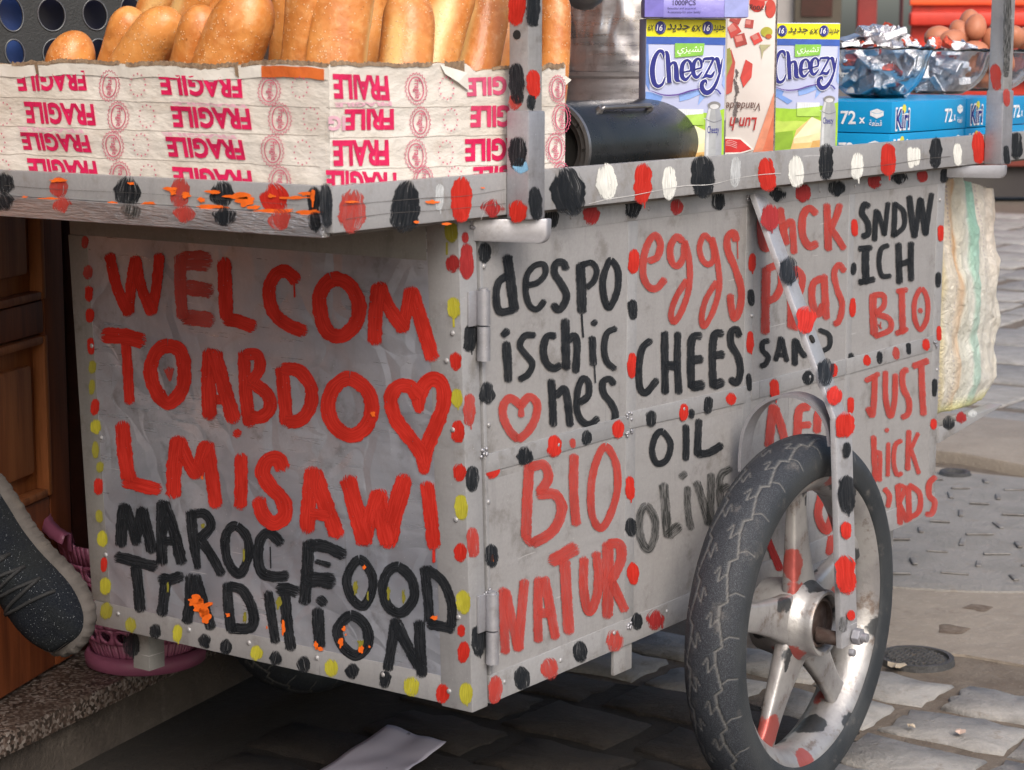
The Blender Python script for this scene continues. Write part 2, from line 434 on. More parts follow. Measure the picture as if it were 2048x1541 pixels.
# ================================================================== SETTING
def struct(o): o['kind'] = 'structure'; return o
g = struct(mk('ground', [(-60, -60, -.006), (80, -60, -.006), (80, 90, -.006), (-60, 90, -.006)], [(0, 1, 2, 3)], M['mortar']))
rs = random.Random(3)
def paver_mesh(a, b, h, r, jag=.014):
    n = 20; V = []
    out = []
    for k in range(n):
        t = 2 * PI * (k + .5) / n; c, s = math.cos(t), math.sin(t)
        m = max(abs(c), abs(s)) ** .97 * 1.0
        out.append((a * c / m * .5 + r.uniform(-jag, jag) * .6, b * s / m * .5 + r.uniform(-jag, jag) * .6))
    V = [(x, y, -h) for x, y in out] + [(x, y, -.004 + r.uniform(-.001, .001)) for x, y in out] + [(x * .965, y * .965, r.uniform(-.001, .003)) for x, y in out] + [(0, 0, .002)]
    F = []
    for k in range(n):
        j = (k + 1) % n
        F += [(k, j, n + j, n + k), (n + k, n + j, 2 * n + j, 2 * n + k), (2 * n + k, 2 * n + j, 3 * n)]
    return V, F
M['stained'] = stone('dirty_shaded_cobble', (.040, .033, .027), (.025, .020, .016), (.065, .046, .032), 9, .85, 1.0, (.075, .065, .055))  # dirty stone, with the shade under the cart also put into its colour
M['dirt_shade_joint'] = stone('dirty_shaded_joint', (.022, .017, .013), (.015, .012, .009), (.04, .03, .02), 12, .95, .8, (.04, .034, .028))
def stained(x, y): return y > -.13 + .09 * noise.noise(Vector((x * 4, y * 4, 0))) and x < 1.02 + .22 * noise.noise(Vector((y * 5, x * 2, 4)))  # stones under the cart: real dirt plus painted shade, ragged edge
def paving(x0, x1, y0, y1, px, py, skip=lambda x, y: False, matn='cobble', key='a', jit=.02, h=.03, name='paving_stone', along='y'):
    vs = []
    for k in range(9):
        V, F = paver_mesh(px * rs.uniform(.92, .97), py * rs.uniform(.92, .98), h, rs)
        me = bpy.data.meshes.new(name); me.from_pydata([tuple(v) for v in V], [], F); me.materials.append(M[matn])
        me.polygons.foreach_set('use_smooth', [True] * len(me.polygons)); vs.append(me)
    i = 0; x = x0
    while x < x1:
        off = rs.uniform(0, py); y = y0 - off
        while y < y1:
            if not skip(x, y):
                o = bpy.data.objects.new(name, rs.choice(vs)); o.scale = (rs.uniform(.86, 1.0), rs.uniform(.88, 1.02), 1)
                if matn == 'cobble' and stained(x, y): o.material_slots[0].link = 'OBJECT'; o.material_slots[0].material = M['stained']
                link(o, g, (x + rs.uniform(-jit, jit) * .5, y + rs.uniform(-jit, jit), rs.uniform(-.002, .0015)))
                o.rotation_euler = (rs.uniform(-.006, .006), rs.uniform(-.006, .006), rs.uniform(-.04, .04) + (PI if rs.random() < .5 else 0))
            y += py * rs.uniform(.94, 1.04)
        x += px
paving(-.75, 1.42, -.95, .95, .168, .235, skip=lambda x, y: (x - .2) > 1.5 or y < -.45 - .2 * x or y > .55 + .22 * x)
paving(3.95, 12, .2, 4.6, .46, .62, skip=lambda x, y: not (.25 * x - .9 < y < .36 * x + .9), key='b', jit=.02)
def sheet(name, pts, z, matn, th=.02, sub=False):
    n = len(pts); V = [(x, y, z) for x, y in pts] + [(x, y, z - th) for x, y in pts]
    F = [tuple(range(n))] + [(i, n + i, n + (i + 1) % n, (i + 1) % n) for i in range(n)]
    return mk(name, V, F, M[matn])
mk('dirt_and_shade_patch', [(-.9, -.06, -.0035), (.25, -.14, -.0035), (.6, -.08, -.0035), (.95, -.12, -.0035), (1.05, .2, -.0035), (.98, .5, -.0035), (1.1, 1.0, -.0035), (-.9, 1.0, -.0035)], [tuple(range(8))], M['dirt_shade_joint'])['kind'] = 'structure'  # dark joints under the cart: dirt, with the shade painted in
# concrete skirt around the covers, uneven edge
pts = []
for k in range(18): pts.append((1.50 + .05 * math.sin(k * 1.7) + rs.uniform(-.03, .03), -1.2 + k * .13))
for k in range(12): pts.append((3.18 + rs.uniform(-.02, .02), 1.0 - k * .2))
struct(sheet('concrete_patch', pts, -.001, 'concrete', .012))
cv = W((1885, 1050), ('z', 0)); 
V, F = lathe([(.0, .006), (.60, .006), (.635, .003), (.64, -.01)], (cv[0], cv[1], 0), (0, 0, 1), 64)
slab = struct(mk('access_cover', V, F, M['slab']))
lug = bpy.data.meshes.new('tread_lug'); lv, lf = box((-.034, -.006, 0), (.034, .006, .005)); 
bm = bmesh.new(); vv_ = [bm.verts.new(v) for v in lv]; [bm.faces.new([vv_[i] for i in f]) for f in lf]
bmesh.ops.bevel(bm, geom=list(bm.edges), offset=.002, segments=1, affect='EDGES'); bm.to_mesh(lug); bm.free()
lugmat = mat('worn_rib_edges', (.20, .195, .19), (.13, .12, .115), 40, .9, 0, .5, 120); lug.materials.append(lugmat)
for i in range(-5, 6):
    for j in range(-5, 6):
        x = i * .115 + (.05 if j % 2 else 0); y = j * .115
        if x * x + y * y < .34:
            o = bpy.data.objects.new('tread_lug', lug); link(o, slab, (cv[0] + x + rs.uniform(-.012, .012), cv[1] + y + rs.uniform(-.012, .012), .0075 - rs.random() * .002))
            o.rotation_euler[2] = (.5 if (i + j) % 2 else -1.05) + rs.uniform(-.2, .2); o.scale[0] = rs.uniform(.6, 1.05)
# raised threshold slab beyond, with a dark crack before it
pts = [(3.20, -1.5), (3.26, -.4), (3.19, .45), (3.27, .72), (3.2, 1.3), (3.25, 2.6), (3.86, 2.6), (3.84, -1.5)]
struct(mk('kerb', *(lambda n, p: ([(x, y, .028 if 1 < i < 5 or 1 else .028) for i, (x, y) in enumerate(p)] + [(x, y, -.013) for x, y in p], [tuple(range(n))] + [(i, n + i, n + (i + 1) % n, (i + 1) % n) for i in range(n)]))(len(pts), pts), M['concrete'], bevel=.008))
# small cast iron cover with ring and pattern
ic = W((1832, 1318), ('z', 0))
t = thing('drain_cover', 'small round dark iron drain cover with raised grid behind the cart wheel', 'drain cover', (ic[0], ic[1], 0))
V, F = lathe([(0, .002), (.055, .002), (.056, .0), (.060, .0), (.061, .006), (.070, .006), (.073, -.01)], (ic[0], ic[1], 0), n=48); mk('cover_plate', V, F, M['iron'], t, smooth=True, auto=.5)
P_ = []
for i in range(-5, 6):
    for j in range(-5, 6):
        x, y = i * .0098, j * .0098
        if x * x + y * y < .0026:
            a = .35 if (i + j) % 2 else -.8
            P_.append(obox((ic[0] + x, ic[1] + y, .0035), (.0042 * math.cos(a), .0042 * math.sin(a), 0), (-.0016 * math.sin(a), .0016 * math.cos(a), 0), (0, 0, .0022)))
mk('raised_pattern', *join(*P_), M['iron'], t)['kind'] = 'stuff'
rc = W((1910, 949), ('z', .006))
t = thing('pipe_cap', 'small round iron cap on the grey cover, beside the dark crack', 'cap', tuple(rc))
V, F = lathe([(0, -.002), (.020, -.002), (.022, .001), (.026, .001), (.028, .008), (.040, .009), (.045, -.002)], (rc[0], rc[1], rc[2]), n=32); mk('cap_ring', V, F, M['iron'], t, smooth=True)
# rust pits in the concrete
pitm = mat('stained_pit', (.10, .07, .05), (.17, .135, .105), 60, .95, 0, .8, 90)
for (x, y, r, nm) in ((1957, 1216, .030, 'lighter rusty pit in the sandy concrete, nearest the grey round cover'), (1908, 1258, .036, 'darker rusty pit in the sandy concrete, nearest the small iron drain cover')):
    q = W((x, y), ('z', 0)); V, F = lathe([(0, .0006), (r * .5, .0007), (r * .8, .0008), (r * .95, -.0004)], (q[0], q[1], .0), n=18)
    V = [(a + .02 * noise.noise(Vector((a * 30, b * 30, 1))), b + .02 * noise.noise(Vector((a * 30, b * 30, 5))), c_) for a, b, c_ in V]
    tag(mk('rust_pit', V, F, pitm, smooth=True), nm, 'pit')
# dry leaf scraps
leafm = mat('dry_leaf', (.42, .36, .28), (.30, .24, .17), 60, .8, 0, .5, 200)
def scrap(px, s, label, cat='leaf', m=leafm, seed=1):
    q = W(px, ('z', .006)); r = random.Random(seed); n = 9
    V = [(q[0], q[1], .012)] + [(q[0] + s * r.uniform(.6, 1.1) * math.cos(6.28 * k / n), q[1] + s * r.uniform(.5, 1) * math.sin(6.28 * k / n), .006 + r.uniform(0, .008)) for k in range(n)]
    o = mk('dry_leaf' if cat == 'leaf' else 'paper_scrap', V, [(0, 1 + k, 1 + (k + 1) % n) for k in range(n)], m); sm = o.modifiers.new('t', 'SOLIDIFY'); sm.thickness = .001
    tag(o, label, cat)
scrap((1793, 1334), .022, 'crumpled pale dry leaf lying on the edge of the small iron drain cover', seed=4)
scrap((1920, 1466), .014, 'small flat pinkish scrap lying in the joint between two grey paving stones', 'scrap', mat('pink_scrap', (.48, .36, .30), (.4, .3, .25), 30, .8), 9)
scrap((1822, 1455), .008, 'tiny yellowish straw-like leaf on the brown joint beside the tyre', seed=12)

# ---- doorstep with granite top
sp = [(-1.9, .455), (-.09, .805), (.197, .862), (1.45, 1.105), (1.45, 1.6), (-1.9, 1.6)]
granite = None
m, nt, b = newmat('speckled_granite'); v = coords(nt, 1)
vo = nod(nt, 'ShaderNodeTexVoronoi'); vo.inputs['Scale'].default_value = 210; nt.links.new(v, vo.inputs['Vector'])
sep = nt.nodes.new('ShaderNodeSeparateColor'); nt.links.new(vo.outputs['Color'], sep.inputs[0])
r_ = ramp(nt, sep.outputs[0], [(0, (.02, .015, .012)), (.30, (.06, .04, .032)), (.5, (.12, .09, .075)), (.75, (.18, .155, .14)), (.95, (.25, .22, .20))], 'CONSTANT')
nt.links.new(mixc(nt, mapr(nt, noi(nt, v, 9, 6), .45, .75, 0, .6), r_.outputs[0], (.07, .05, .04)), b.inputs['Base Color']); b.inputs['Roughness'].default_value = .5; granite = m
n = len(sp)
def prism(p, z0, z1):
    n = len(p); return [(x, y, z1) for x, y in p] + [(x, y, z0) for x, y in p], [tuple(range(n)), tuple(range(n, 2 * n))[::-1]] + [(i, n + i, n + (i + 1) % n, (i + 1) % n) for i in range(n)]
step = thing('doorstep', 'speckled granite doorstep under the brown door at the left', 'step', (0, .9, 0))
mk('granite_tread', *prism(sp, .085, .12), granite, step, bevel=.004)
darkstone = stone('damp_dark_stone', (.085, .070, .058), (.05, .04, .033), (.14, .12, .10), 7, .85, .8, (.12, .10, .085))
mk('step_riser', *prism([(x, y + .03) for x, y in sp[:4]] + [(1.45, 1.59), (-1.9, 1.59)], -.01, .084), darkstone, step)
# ---- brown door, ajar, and its frame
bld = thing('shop_front', 'dark brown timber shop front and door jamb behind the left of the food cart', 'shop front', (.6, 1.3, .12))
mk('wall', *box((.40, 1.30, .12), (1.80, 1.50, 3.4)), mat('shop_wall', (.06, .035, .025), (.04, .025, .018), 6, .8), bld)
mk('wall', *box((-3.2, 1.62, .12), (.395, 1.8, 3.4)), mat('shop_wall_b', (.06, .035, .025), (.04, .025, .018), 6, .8), bld)
mk('unseen_shade_canopy', *box((-3.2, .40, 2.25), (1.80, 1.62, 2.29)), M['woodpanel'], bld)  # canopy out of view, added to keep sky light off the door side
mk('unseen_shade_wall', *box((-1.10, .50, -.01), (-.95, 1.62, 2.249)), M['wood'], bld)  # wall out of view, added to darken the step, shoe and door
da = math.radians(20.9); dd = v3((math.cos(da), math.sin(da), 0)); dn = v3((math.sin(da), -math.cos(da), 0))
D0 = W((133, 700), ('y', 1.02)); dpl = (D0, dn)
def ds(px): q = W(px, dpl); return float((q - D0) @ dd), float(q[2])
door = thing('wooden_door', 'brown varnished wooden door with carved raised panels standing ajar at the left', 'door', (D0[0], D0[1], .12))
def dboard(name, s0, s1, z0, z1, y0, y1, m, bev=.006):
    c = D0 + dd * (s0 + s1) / 2 - dn * 0 + dn * (y0 + y1) / 2; c[2] = (z0 + z1) / 2
    return mk(name, *obox(c, dd * (s1 - s0) / 2, dn * (y1 - y0) / 2, (0, 0, (z1 - z0) / 2)), m, door, bevel=bev)
s_in = ds((92, 700))[0]; zt = ds((88, 600))[1]; zb = ds((95, 665))[1]; zl = ds((60, 1010))[1]
dboard('door_core', -.75, -.002, .13, 2.1, -.035, -.018, M['woodpanel'], 0)
dboard('stile', s_in, 0, .125, 2.11, -.036, 0, M['wood'])
dboard('stile', -.76, -.76 - s_in * -1, .125, 2.11, -.036, 0, M['wood'])
for a, b_ in ((.126, zl), (zb, zt), (1.3, 1.42), (2.0, 2.109)):
    dboard('rail', -.76 - s_in * -1 + .001, s_in - .001, a, b_, -.036, -.001, M['wood'])
for a, b_ in ((zl, zb), (zt, 1.3), (1.42, 2.0)):
    s0, s1 = -.76 - s_in * -1, s_in
    dboard('moulding', s1 - .016, s1 - .002, a + .002, b_ - .002, -.018, .006, M['woodpanel'], .005)
    dboard('moulding', s0 + .01, s1 - .018, a + .002, a + .016, -.018, .006, M['woodpanel'], .005)
    dboard('moulding', s0 + .01, s1 - .018, b_ - .016, b_ - .002, -.018, .006, M['woodpanel'], .005)
    dboard('raised_panel', s0 + .05, s1 - .045, a + .045, b_ - .045, -.018, -.002, M['woodpanel'], .012)
fr = thing('door_jamb', 'dark brown upright door post between the wooden door and the food cart', 'door post', (.4, 1.1, .12))
q0 = W((140, 700), dpl)
mk('post', *box((q0[0] + .004, q0[1] + .012, .12), (q0[0] + .042, q0[1] + .10, 2.3)), mat('dark_jamb', (.050, .016, .009), (.03, .010, .006), 20, .45), fr, bevel=.004)
mk('jamb_board', *box((q0[0] + .044, q0[1] + .035, .12), (q0[0] + .40, q0[1] + .10, 2.3)), M['wood'], fr, bevel=.004)

# ---- far side of the alley: red shutters, framed dark window, plaster strip
yaw = v3((-RM[0][2], -RM[1][2], 0)); yaw /= np.linalg.norm(yaw); rgt = v3((yaw[1], -yaw[0], 0))
FP = CAM + yaw * 16.0; fpl = (FP, yaw)
redm = mat('red_shutter_paint', (.62, .035, .014), (.46, .024, .012), 3, .5, 0, .3, 30, dirt=(.30, .03, .015), dsc=2)
orgm = mat('orange_red_slats', (.74, .085, .012), (.60, .05, .012), 3, .5)
drm = mat('dark_red_paint', (.26, .018, .014), (.18, .014, .012), 3, .55)
def fbox(name, x0, y0, x1, y1, d0, d1, m, parent, bev=.01):
    a, b_ = W((x0, y1), fpl), W((x1, y0), fpl); c = (a + b_) / 2 - yaw * (d0 + d1) / 2
    return mk(name, *obox(c, rgt * abs((b_ - a) @ rgt) / 2, yaw * (d1 - d0) / 2, (0, 0, abs(b_[2] - a[2]) / 2)), m, parent, bevel=bev)
fb = thing('red_shop_front', 'bright red timber shop shutters across the alley, behind the bowl of eggs', 'shop front', tuple(FP * [1, 1, 0]))
fbox('jamb', 1703, -400, 1762, 330, .02, .10, drm, fb); fbox('stile', 1788, -400, 1811, 330, .02, .16, drm, fb)
fbox('shutter_panel', 1812, -400, 2400, 330, .0, .04, redm, fb)
for k in range(7): fbox('slat', 1816, -78 + k * 13, 2390, -67 + k * 13, .045, .09, orgm if k < 8 else redm, fb, .006)
fbox('rail', 1813, 26, 2390, 52, .05, .16, redm, fb, .02); fbox('rail', 1813, 120, 2390, 160, .05, .14, redm, fb, .02)
fbox('base_board', 1703, 190, 2400, 330, .05, .2, mat('brown_base', (.16, .03, .02), (.1, .02, .015), 3, .6), fb)
fw = thing('alley_wall', 'shaded plaster wall with a dark framed window across the alley, behind the cheese cartons', 'wall', tuple(FP * [1, 1, 0] + rgt * -1))
fbox('plaster', 1000, -900, 1702, 382, -.30, .0, mat('grimy_plaster', (.40, .38, .37), (.3, .28, .27), 2, .8), fw, 0)
fbox('plaster', 1703, 331, 3200, 392, -.30, .12, mat('shaded_plinth', (.05, .045, .04), (.035, .03, .03), 2, .8), fw, 0)  # shadow at the foot of the red building, painted as a dark strip
fbox('window_frame', 1585, -300, 1688, 58, .01, .10, mat('olive_brown_frame', (.09, .075, .055), (.06, .05, .04), 6, .5), fw, .02)
fbox('window_pane', 1598, -290, 1668, 34, .101, .115, mat('dark_red_glass', (.050, .012, .014), (.03, .01, .012), 3, .15), fw, 0)

# ================================================================== FOOD CART
cart = thing('food_cart', 'silver metal street food cart hand-painted with red and black lettering', 'food cart', (.7, .35, 0))
END = ENDT = ((-.0006, 0, .29), (-1, 0, -.044)); SIDE, SIDET, RAIL = ('y', -.0001), ('y', 0.0), ('y', -.03)
mk('body', *box((.012, .012, .296), (1.43, .688, .9200)), M['dark'], cart)
def panel(name, lo, hi, m, par=cart, bev=.0012, bulge=0, ax=0):
    return mk(name, *box(lo, hi), m, par, bevel=bev)
# -- end panel: one crumpled sheet, as a fine grid with real dents
def dented(name, y0, y1, z0, z1, fixed, axis, m, amp, seed, th=.004, n=40, sc=5):
    V, F = [], []
    for j in range(n + 1):
        for i in range(n + 1):
            a, z = y0 + (y1 - y0) * i / n, z0 + (z1 - z0) * j / n
            e = min(i, n - i, j, n - j) / 4; e = min(1, e)
            d = amp * e * (abs(noise.noise(Vector((a * sc, z * sc, seed)))) - .25 + .5 * noise.noise(Vector((a * sc * 2.6, z * sc * 2.2, seed + 9))) * .5)
            d = max(.0, min(d, .0002))
            V.append((fixed + d, a, z) if axis == 'x' else (a, fixed + d, z))
    w_ = n + 1
    for j in range(n):
        for i in range(n):
            q = (j * w_ + i, j * w_ + i + 1, (j + 1) * w_ + i + 1, (j + 1) * w_ + i)
            F.append(q[::-1] if axis == 'x' else q)
    return mk(name, V, F, m, cart, smooth=True)
ep = dented('end_panel', .047, .662, .322, .905, .0, 'x', M['sheet'], .005, 3, sc=7, n=60)
panel('top_trim', (-.0004, .0505, .868), (.0105, .690, .919), M['oldtrim'])
lt = panel('edge_strip', (-.0004, .656, .328), (.0105, .694, .8675), M['oldtrim'])
bt = panel('bottom_strip', (-.0004, .0505, .290), (.0105, .690, .3275), M['trim'])
post = panel('corner_post', (-.0004, .0, .286), (.034, .05, .919), M['trim'], bev=.002)
# -- side: sheets, strips and rails
XS = [.040, .362, .70, 1.048, 1.40]
P_up, P_lo = [], []
for i in range(4):
    x0, x1 = XS[i] + .002, XS[i + 1] + .02
    P_up.append(dented('side_panel', x0, x1, .585, .905, .0010, 'y', M['door'], .004, 20 + i, sc=6, n=24))
    P_lo.append(dented('side_panel', x0, x1, .300, .600, .0011, 'y', M['door'], .004, 40 + i, sc=6, n=24))
ttr = panel('top_trim', (.0395, .0, .894), (1.434, .0115, .9205), M['trim'])
btr = panel('bottom_strip', (.0395, .0, .288), (1.434, .0115, .3265), M['trim'])
vst = []
for x0, x1 in ((.0395, .046), (.364, .390), (.701, .726), (1.049, 1.070), (1.402, 1.434)):
    vst.append(panel('door_strip', (x0, .0004 if x0 > .1 else .0, .3268), (x1, .0115, .8938), M['trim']))
def slant(x0, z0a, z0b, x1, z1a, z1b, y0=-.0010, y1=.011):
    V = [(x0, y0, z0a), (x1, y0, z1a), (x1, y1, z1a), (x0, y1, z0a), (x0, y0, z0b), (x1, y0, z1b), (x1, y1, z1b), (x0, y1, z0b)]
    return mk('mid_rail', V, box((0, 0, 0), (1, 1, 1))[1], M['trim'], cart, bevel=.0012)
mr1 = slant(.0405, .5955, .6195, .371, .596, .622); mr2 = slant(.3725, .602, .626, .7095, .593, .619)
mr3 = slant(.7265, .5945, .621, 1.052, .5935, .620); mr4 = slant(1.0535, .593, .620, 1.4015, .593, .620)
panel('bracket_tab', (.345, .004, .248), (.392, .010, .2879), M['trim'])
panel('support_leg', (.03, .612, .225), (.062, .645, .2955), M['oldtrim'])
dots(cart.children[-1], ('x', .03), [(263, 1290, 30, 44, 'K')])
panel('support_leg', (1.36, .06, .225), (1.39, .09, .2955), M['trim'])
bd = mk('handle_board', [(1.434, -.004, .418), (1.73, -.004, .446), (1.73, .024, .446), (1.434, .024, .418), (1.434, -.004, .447), (1.73, -.004, .4495), (1.73, .024, .4495), (1.434, .024, .447)], box((0, 0, 0), (1, 1, 1))[1], M['trim'], cart, bevel=.0015)
dots(bd, ('y', -.004), [(1897, 846, 22, 26, 'K'), (1922, 835, 22, 20, 'd'), (1945, 828, 16, 14, 'w')])
# the end wall leans out a little towards the top, as built
for o in list(cart.children):
    if o.type != 'MESH' or o.name.split('.')[0] in ('handle_board', 'support_leg', 'bracket_tab'): continue
    c = WL[o]
    for v_ in o.data.vertices:
        x, z = v_.co.x + c[0], v_.co.z + c[2]
        v_.co.x -= .044 * (z - .29) * max(0., min(1., 1 - x / .34))
# rivets
RV = []
def rivet(px, pl, r=.0036):
    q = W(px, pl); n = v3((0, -1, 0)) if pl[0] == 'y' else v3((-1, 0, 0))
    mk('rivet', *lathe([(r, -.0005), (r * .95, .0008), (r * .6, .0019), (0, .0020)], q, n, 10), M['trim'], cart, smooth=True)
for p in [(905, 667), (906, 860), (912, 1040), (917, 1235), (898, 1383), (766, 1350), (634, 1316), (498, 1286), (378, 1260), (236, 1228), (211, 1110), (202, 876), (184, 692), (893, 722)]: rivet(p, ENDT)
for p in [(977, 1004), (968, 533), (1142, 435), (1297, 418), (1121, 1321), (1009, 1364), (1228, 1266), (1334, 1223), (1116, 890), (1367, 818), (1504, 632), (1760, 365), (1710, 372), (1640, 382), (1880, 400), (1874, 740), (1475, 1170), (1619, 754), (978, 850), (1503, 880)]: rivet(p, SIDET, .0034)
# weld beads
for p, pl in [((968, 905), SIDET), ((1258, 832), SIDET), ((1258, 868), SIDET), ((1255, 1252), SIDET), ((1497, 396), SIDET), ((966, 632), SIDET), ((945, 448), SIDET), ((1870, 690), SIDET), ((972, 1190), SIDET)]:
    q = W(p, pl); WB = []
    for k in range(7): WB.append(lathe([(.0001, -.002), (.0026, 0), (.002, .0015), (.0001, .002)], q + np.array([rs.uniform(-.008, .008), -.001, rs.uniform(-.006, .006)]), (0, -1, 0), 7))
    mk('weld_bead', *join(*WB), M['silver'], cart, smooth=True)
# hinges
for y0, ym, y1 in ((582, 652, 722), (1188, 1262, 1328)):
    a, m_, b_ = (W((965 if y0 < 1000 else 984, y), ('y', -.009))[2] for y in (y0, ym, y1))
    x = .0125 if y0 < 1000 else .031
    h = mk('hinge', *box((x - .022, -.0035, m_), (x - .002, -.0002, a)), M['silver'], cart, bevel=.001)
    mk('hinge_barrel', *join(cyl((x, -.009, m_ + .001), (x, -.009, a), .0085), cyl((x, -.009, b_), (x, -.009, m_ - .001), .0085), cyl((x, -.009, a), (x, -.009, a + .003), .006)), M['silver'], h, smooth=True, auto=.6)
    mk('hinge_leaf', *box((x + .003, -.0035, b_), (x + .017, -.0002, m_)), M['silver'], h, bevel=.001)

# -- tray
M['tray'] = mat('grimy_tray', (.20, .18, .16), (.12, .10, .09), 10, .6, .2, .3, 60)
mk('tray_floor', *box((-.287, -.0175, .9210), (1.95, .92, .9300)), M['tray'], cart)
lr = panel('long_rail', (-.30, -.030, .9252), (1.95, -.018, .9775), M['rail'], bev=.0022)
frl = panel('front_rail', (-.3000, -.0175, .9455), (-.2885, .92, .9775), M['rail'], bev=.002)
lip = panel('front_lip', (-.3035, -.0170, .9195), (-.2885, .92, .9450), M['foiltape'], bev=.003)
panel('end_rail', (1.938, -.0175, .9305), (1.95, .92, .9775), M['rail'])
panel('back_rail', (-.288, .908, .9305), (1.937, .92, .9775), M['rail'])
def tube_post(x0, x1, zs0, zs1, ztop, nm):
    y0, y1 = -.062, -.0335
    up = panel('upright', (x0, y0, zs1 - .01), (x1, y1, ztop), M['trim'], bev=.002)
    sl = panel('post_sleeve', (x0 - .0025, y0 - .003, zs0), (x1 + .003, -.0312, zs1), M['silver'], bev=.003)
    return up, sl
z1s, z1b = W((1053, 223), ('y', -.065))[2], W((1053, 441), ('y', -.065))[2]
up1, sl1 = tube_post(.0325, .063, z1b, z1s, 1.75, 1)
z2s, z2b = W((2003, 182), ('y', -.065))[2], W((2003, 330), ('y', -.065))[2]
up2, sl2 = tube_post(1.531, 1.573, z2b, z2s, 1.75, 2)
def knee(xa, xb, za, zb):
    d = v3((xb - xa, -.068, 0)); L = np.linalg.norm(d); d /= L; nn = np.cross(d, (0, 0, 1))
    P = [(0, zb), (L, zb)] + [(L - .012 + .012 * math.cos(t), za + .012 - .012 * math.sin(t)) for t in np.linspace(0, PI / 2, 6)] + [(0, za + .004)]
    V = [v3((xa, 0.0, 0)) + d * s + v3((0, 0, z)) - nn * .0 for s, z in P] + [v3((xa, 0.0, 0)) + d * s + v3((0, 0, z)) + v3((.010, 0, 0)) for s, z in P]
    n = len(P); return mk('bracket', V, [tuple(range(n))[::-1], tuple(range(n, 2 * n))] + [(i, (i + 1) % n, n + (i + 1) % n, n + i) for i in range(n)], M['silver'], cart, bevel=.002)
knee(.003, .066, .889, z1b - .0005)
knee(1.436, 1.540, .899, z2b - .0005)
mk('rail_hole', *cyl(W((1034, 70), ('x', .0325)) + [.001, 0, 0], W((1034, 70), ('x', .0325)) - [.0006, 0, 0], .0058, n=16), M['dark'], up1)

# -- painted spots
dots(lr, RAIL, [(1137, 385, 66, 84, 'K'), (1213, 365, 40, 66, 'W'), (1285, 368, 38, 74, 'R'), (1338, 368, 26, 62, 'W'), (1405, 355, 50, 78, 'K'), (1470, 345, 18, 58, 'w'), (1534, 350, 36, 60, 'R'), (1592, 343, 28, 58, 'W'), (1652, 325, 30, 68, 'K'), (1714, 333, 22, 48, 'W'), (1776, 320, 26, 60, 'R'), (1821, 316, 14, 40, 'W'), (1832, 314, 16, 34, 'W'), (1871, 307, 24, 60, 'K'), (1915, 310, 16, 42, 'W'), (1957, 296, 26, 58, 'R'), (2032, 293, 24, 50, 'K'),
                 (703, 425, 52, 78, 'r'), (810, 415, 56, 94, 'K'), (922, 400, 40, 82, 'R'), (878, 395, 16, 52, 'w'), (652, 412, 24, 84, 'K'), (985, 418, 50, 26, 'd')])
def scratch(parent, plane, pts, wd, c, sd=1):
    r = random.Random(sd); P = catmull([(x + r.uniform(-1, 1), y + r.uniform(-1.2, 1.2), wd * r.uniform(.5, 1.3)) for x, y in pts], 4); V = []
    for i, q in enumerate(P):
        k = q[2] * (.6 + .6 * abs(noise.noise(Vector((i * .4, sd, 0))))); V += [W((q[0], q[1] - k / 2), plane, .0012), W((q[0], q[1] + k / 2), plane, .0012)]
    mk('paint_crack', V, [(2 * i, 2 * i + 1, 2 * i + 3, 2 * i + 2) for i in range(len(P) - 1)], M.setdefault('scr' + c, mat('crack_' + c, dict(l=(.62, .61, .60), g=(.10, .09, .085))[c], None, 90, .6)), parent)
scratch(lr, RAIL, [(1175, 407), (1215, 398), (1262, 392), (1330, 378), (1370, 372), (1420, 368), (1470, 358), (1520, 350), (1560, 346)], 2.0, 'l', 2)
scratch(lr, RAIL, [(1590, 352), (1650, 344), (1700, 338), (1780, 328), (1850, 318), (1900, 313)], 1.3, 'g', 3)
scratch(lr, RAIL, [(683, 412), (760, 405), (850, 396), (930, 392), (1010, 380)], 1.4, 'g', 4)
scratch(lr, RAIL, [(960, 440), (972, 405), (975, 385)], 1.6, 'l', 5)
scratch(lr, RAIL, [(690, 438), (780, 428), (880, 420), (1010, 408)], 1.2, 'g', 6)
scratch(frl, ('x', -.300), [(10, 372), (120, 379), (300, 388), (420, 398), (600, 410)], 1.2, 'g', 7)
dots(frl, ('x', -.300), [(8, 368, 44, 34, 'K'), (118, 375, 34, 36, 'r'), (255, 385, 50, 52, 'K'), (360, 386, 38, 52, 'r'), (445, 390, 48, 44, 'K'), (550, 398, 52, 50, 'R'), (628, 402, 26, 52, 'K')])
dots(lip, ('x', -.3035), [(10, 404, 40, 26, 'K'), (125, 410, 34, 26, 'r'), (262, 420, 44, 28, 'k'), (368, 428, 38, 30, 'r'), (450, 434, 44, 32, 'K'), (560, 440, 50, 32, 'r'), (630, 444, 26, 34, 'K')])
dots(ttr, SIDET, [(1103, 438, 26, 34, 'K'), (1182, 430, 34, 30, 'd'), (1266, 412, 30, 44, 'K'), (1353, 415, 26, 28, 'd'), (1436, 403, 30, 32, 'K'), (1555, 390, 30, 24, 'K'), (1606, 386, 34, 32, 'd'), (1673, 376, 32, 30, 'K'), (1749, 363, 26, 24, 'd'), (1799, 356, 32, 22, 'K'), (1844, 352, 20, 24, 'd'), (1888, 352, 18, 28, 'K')])
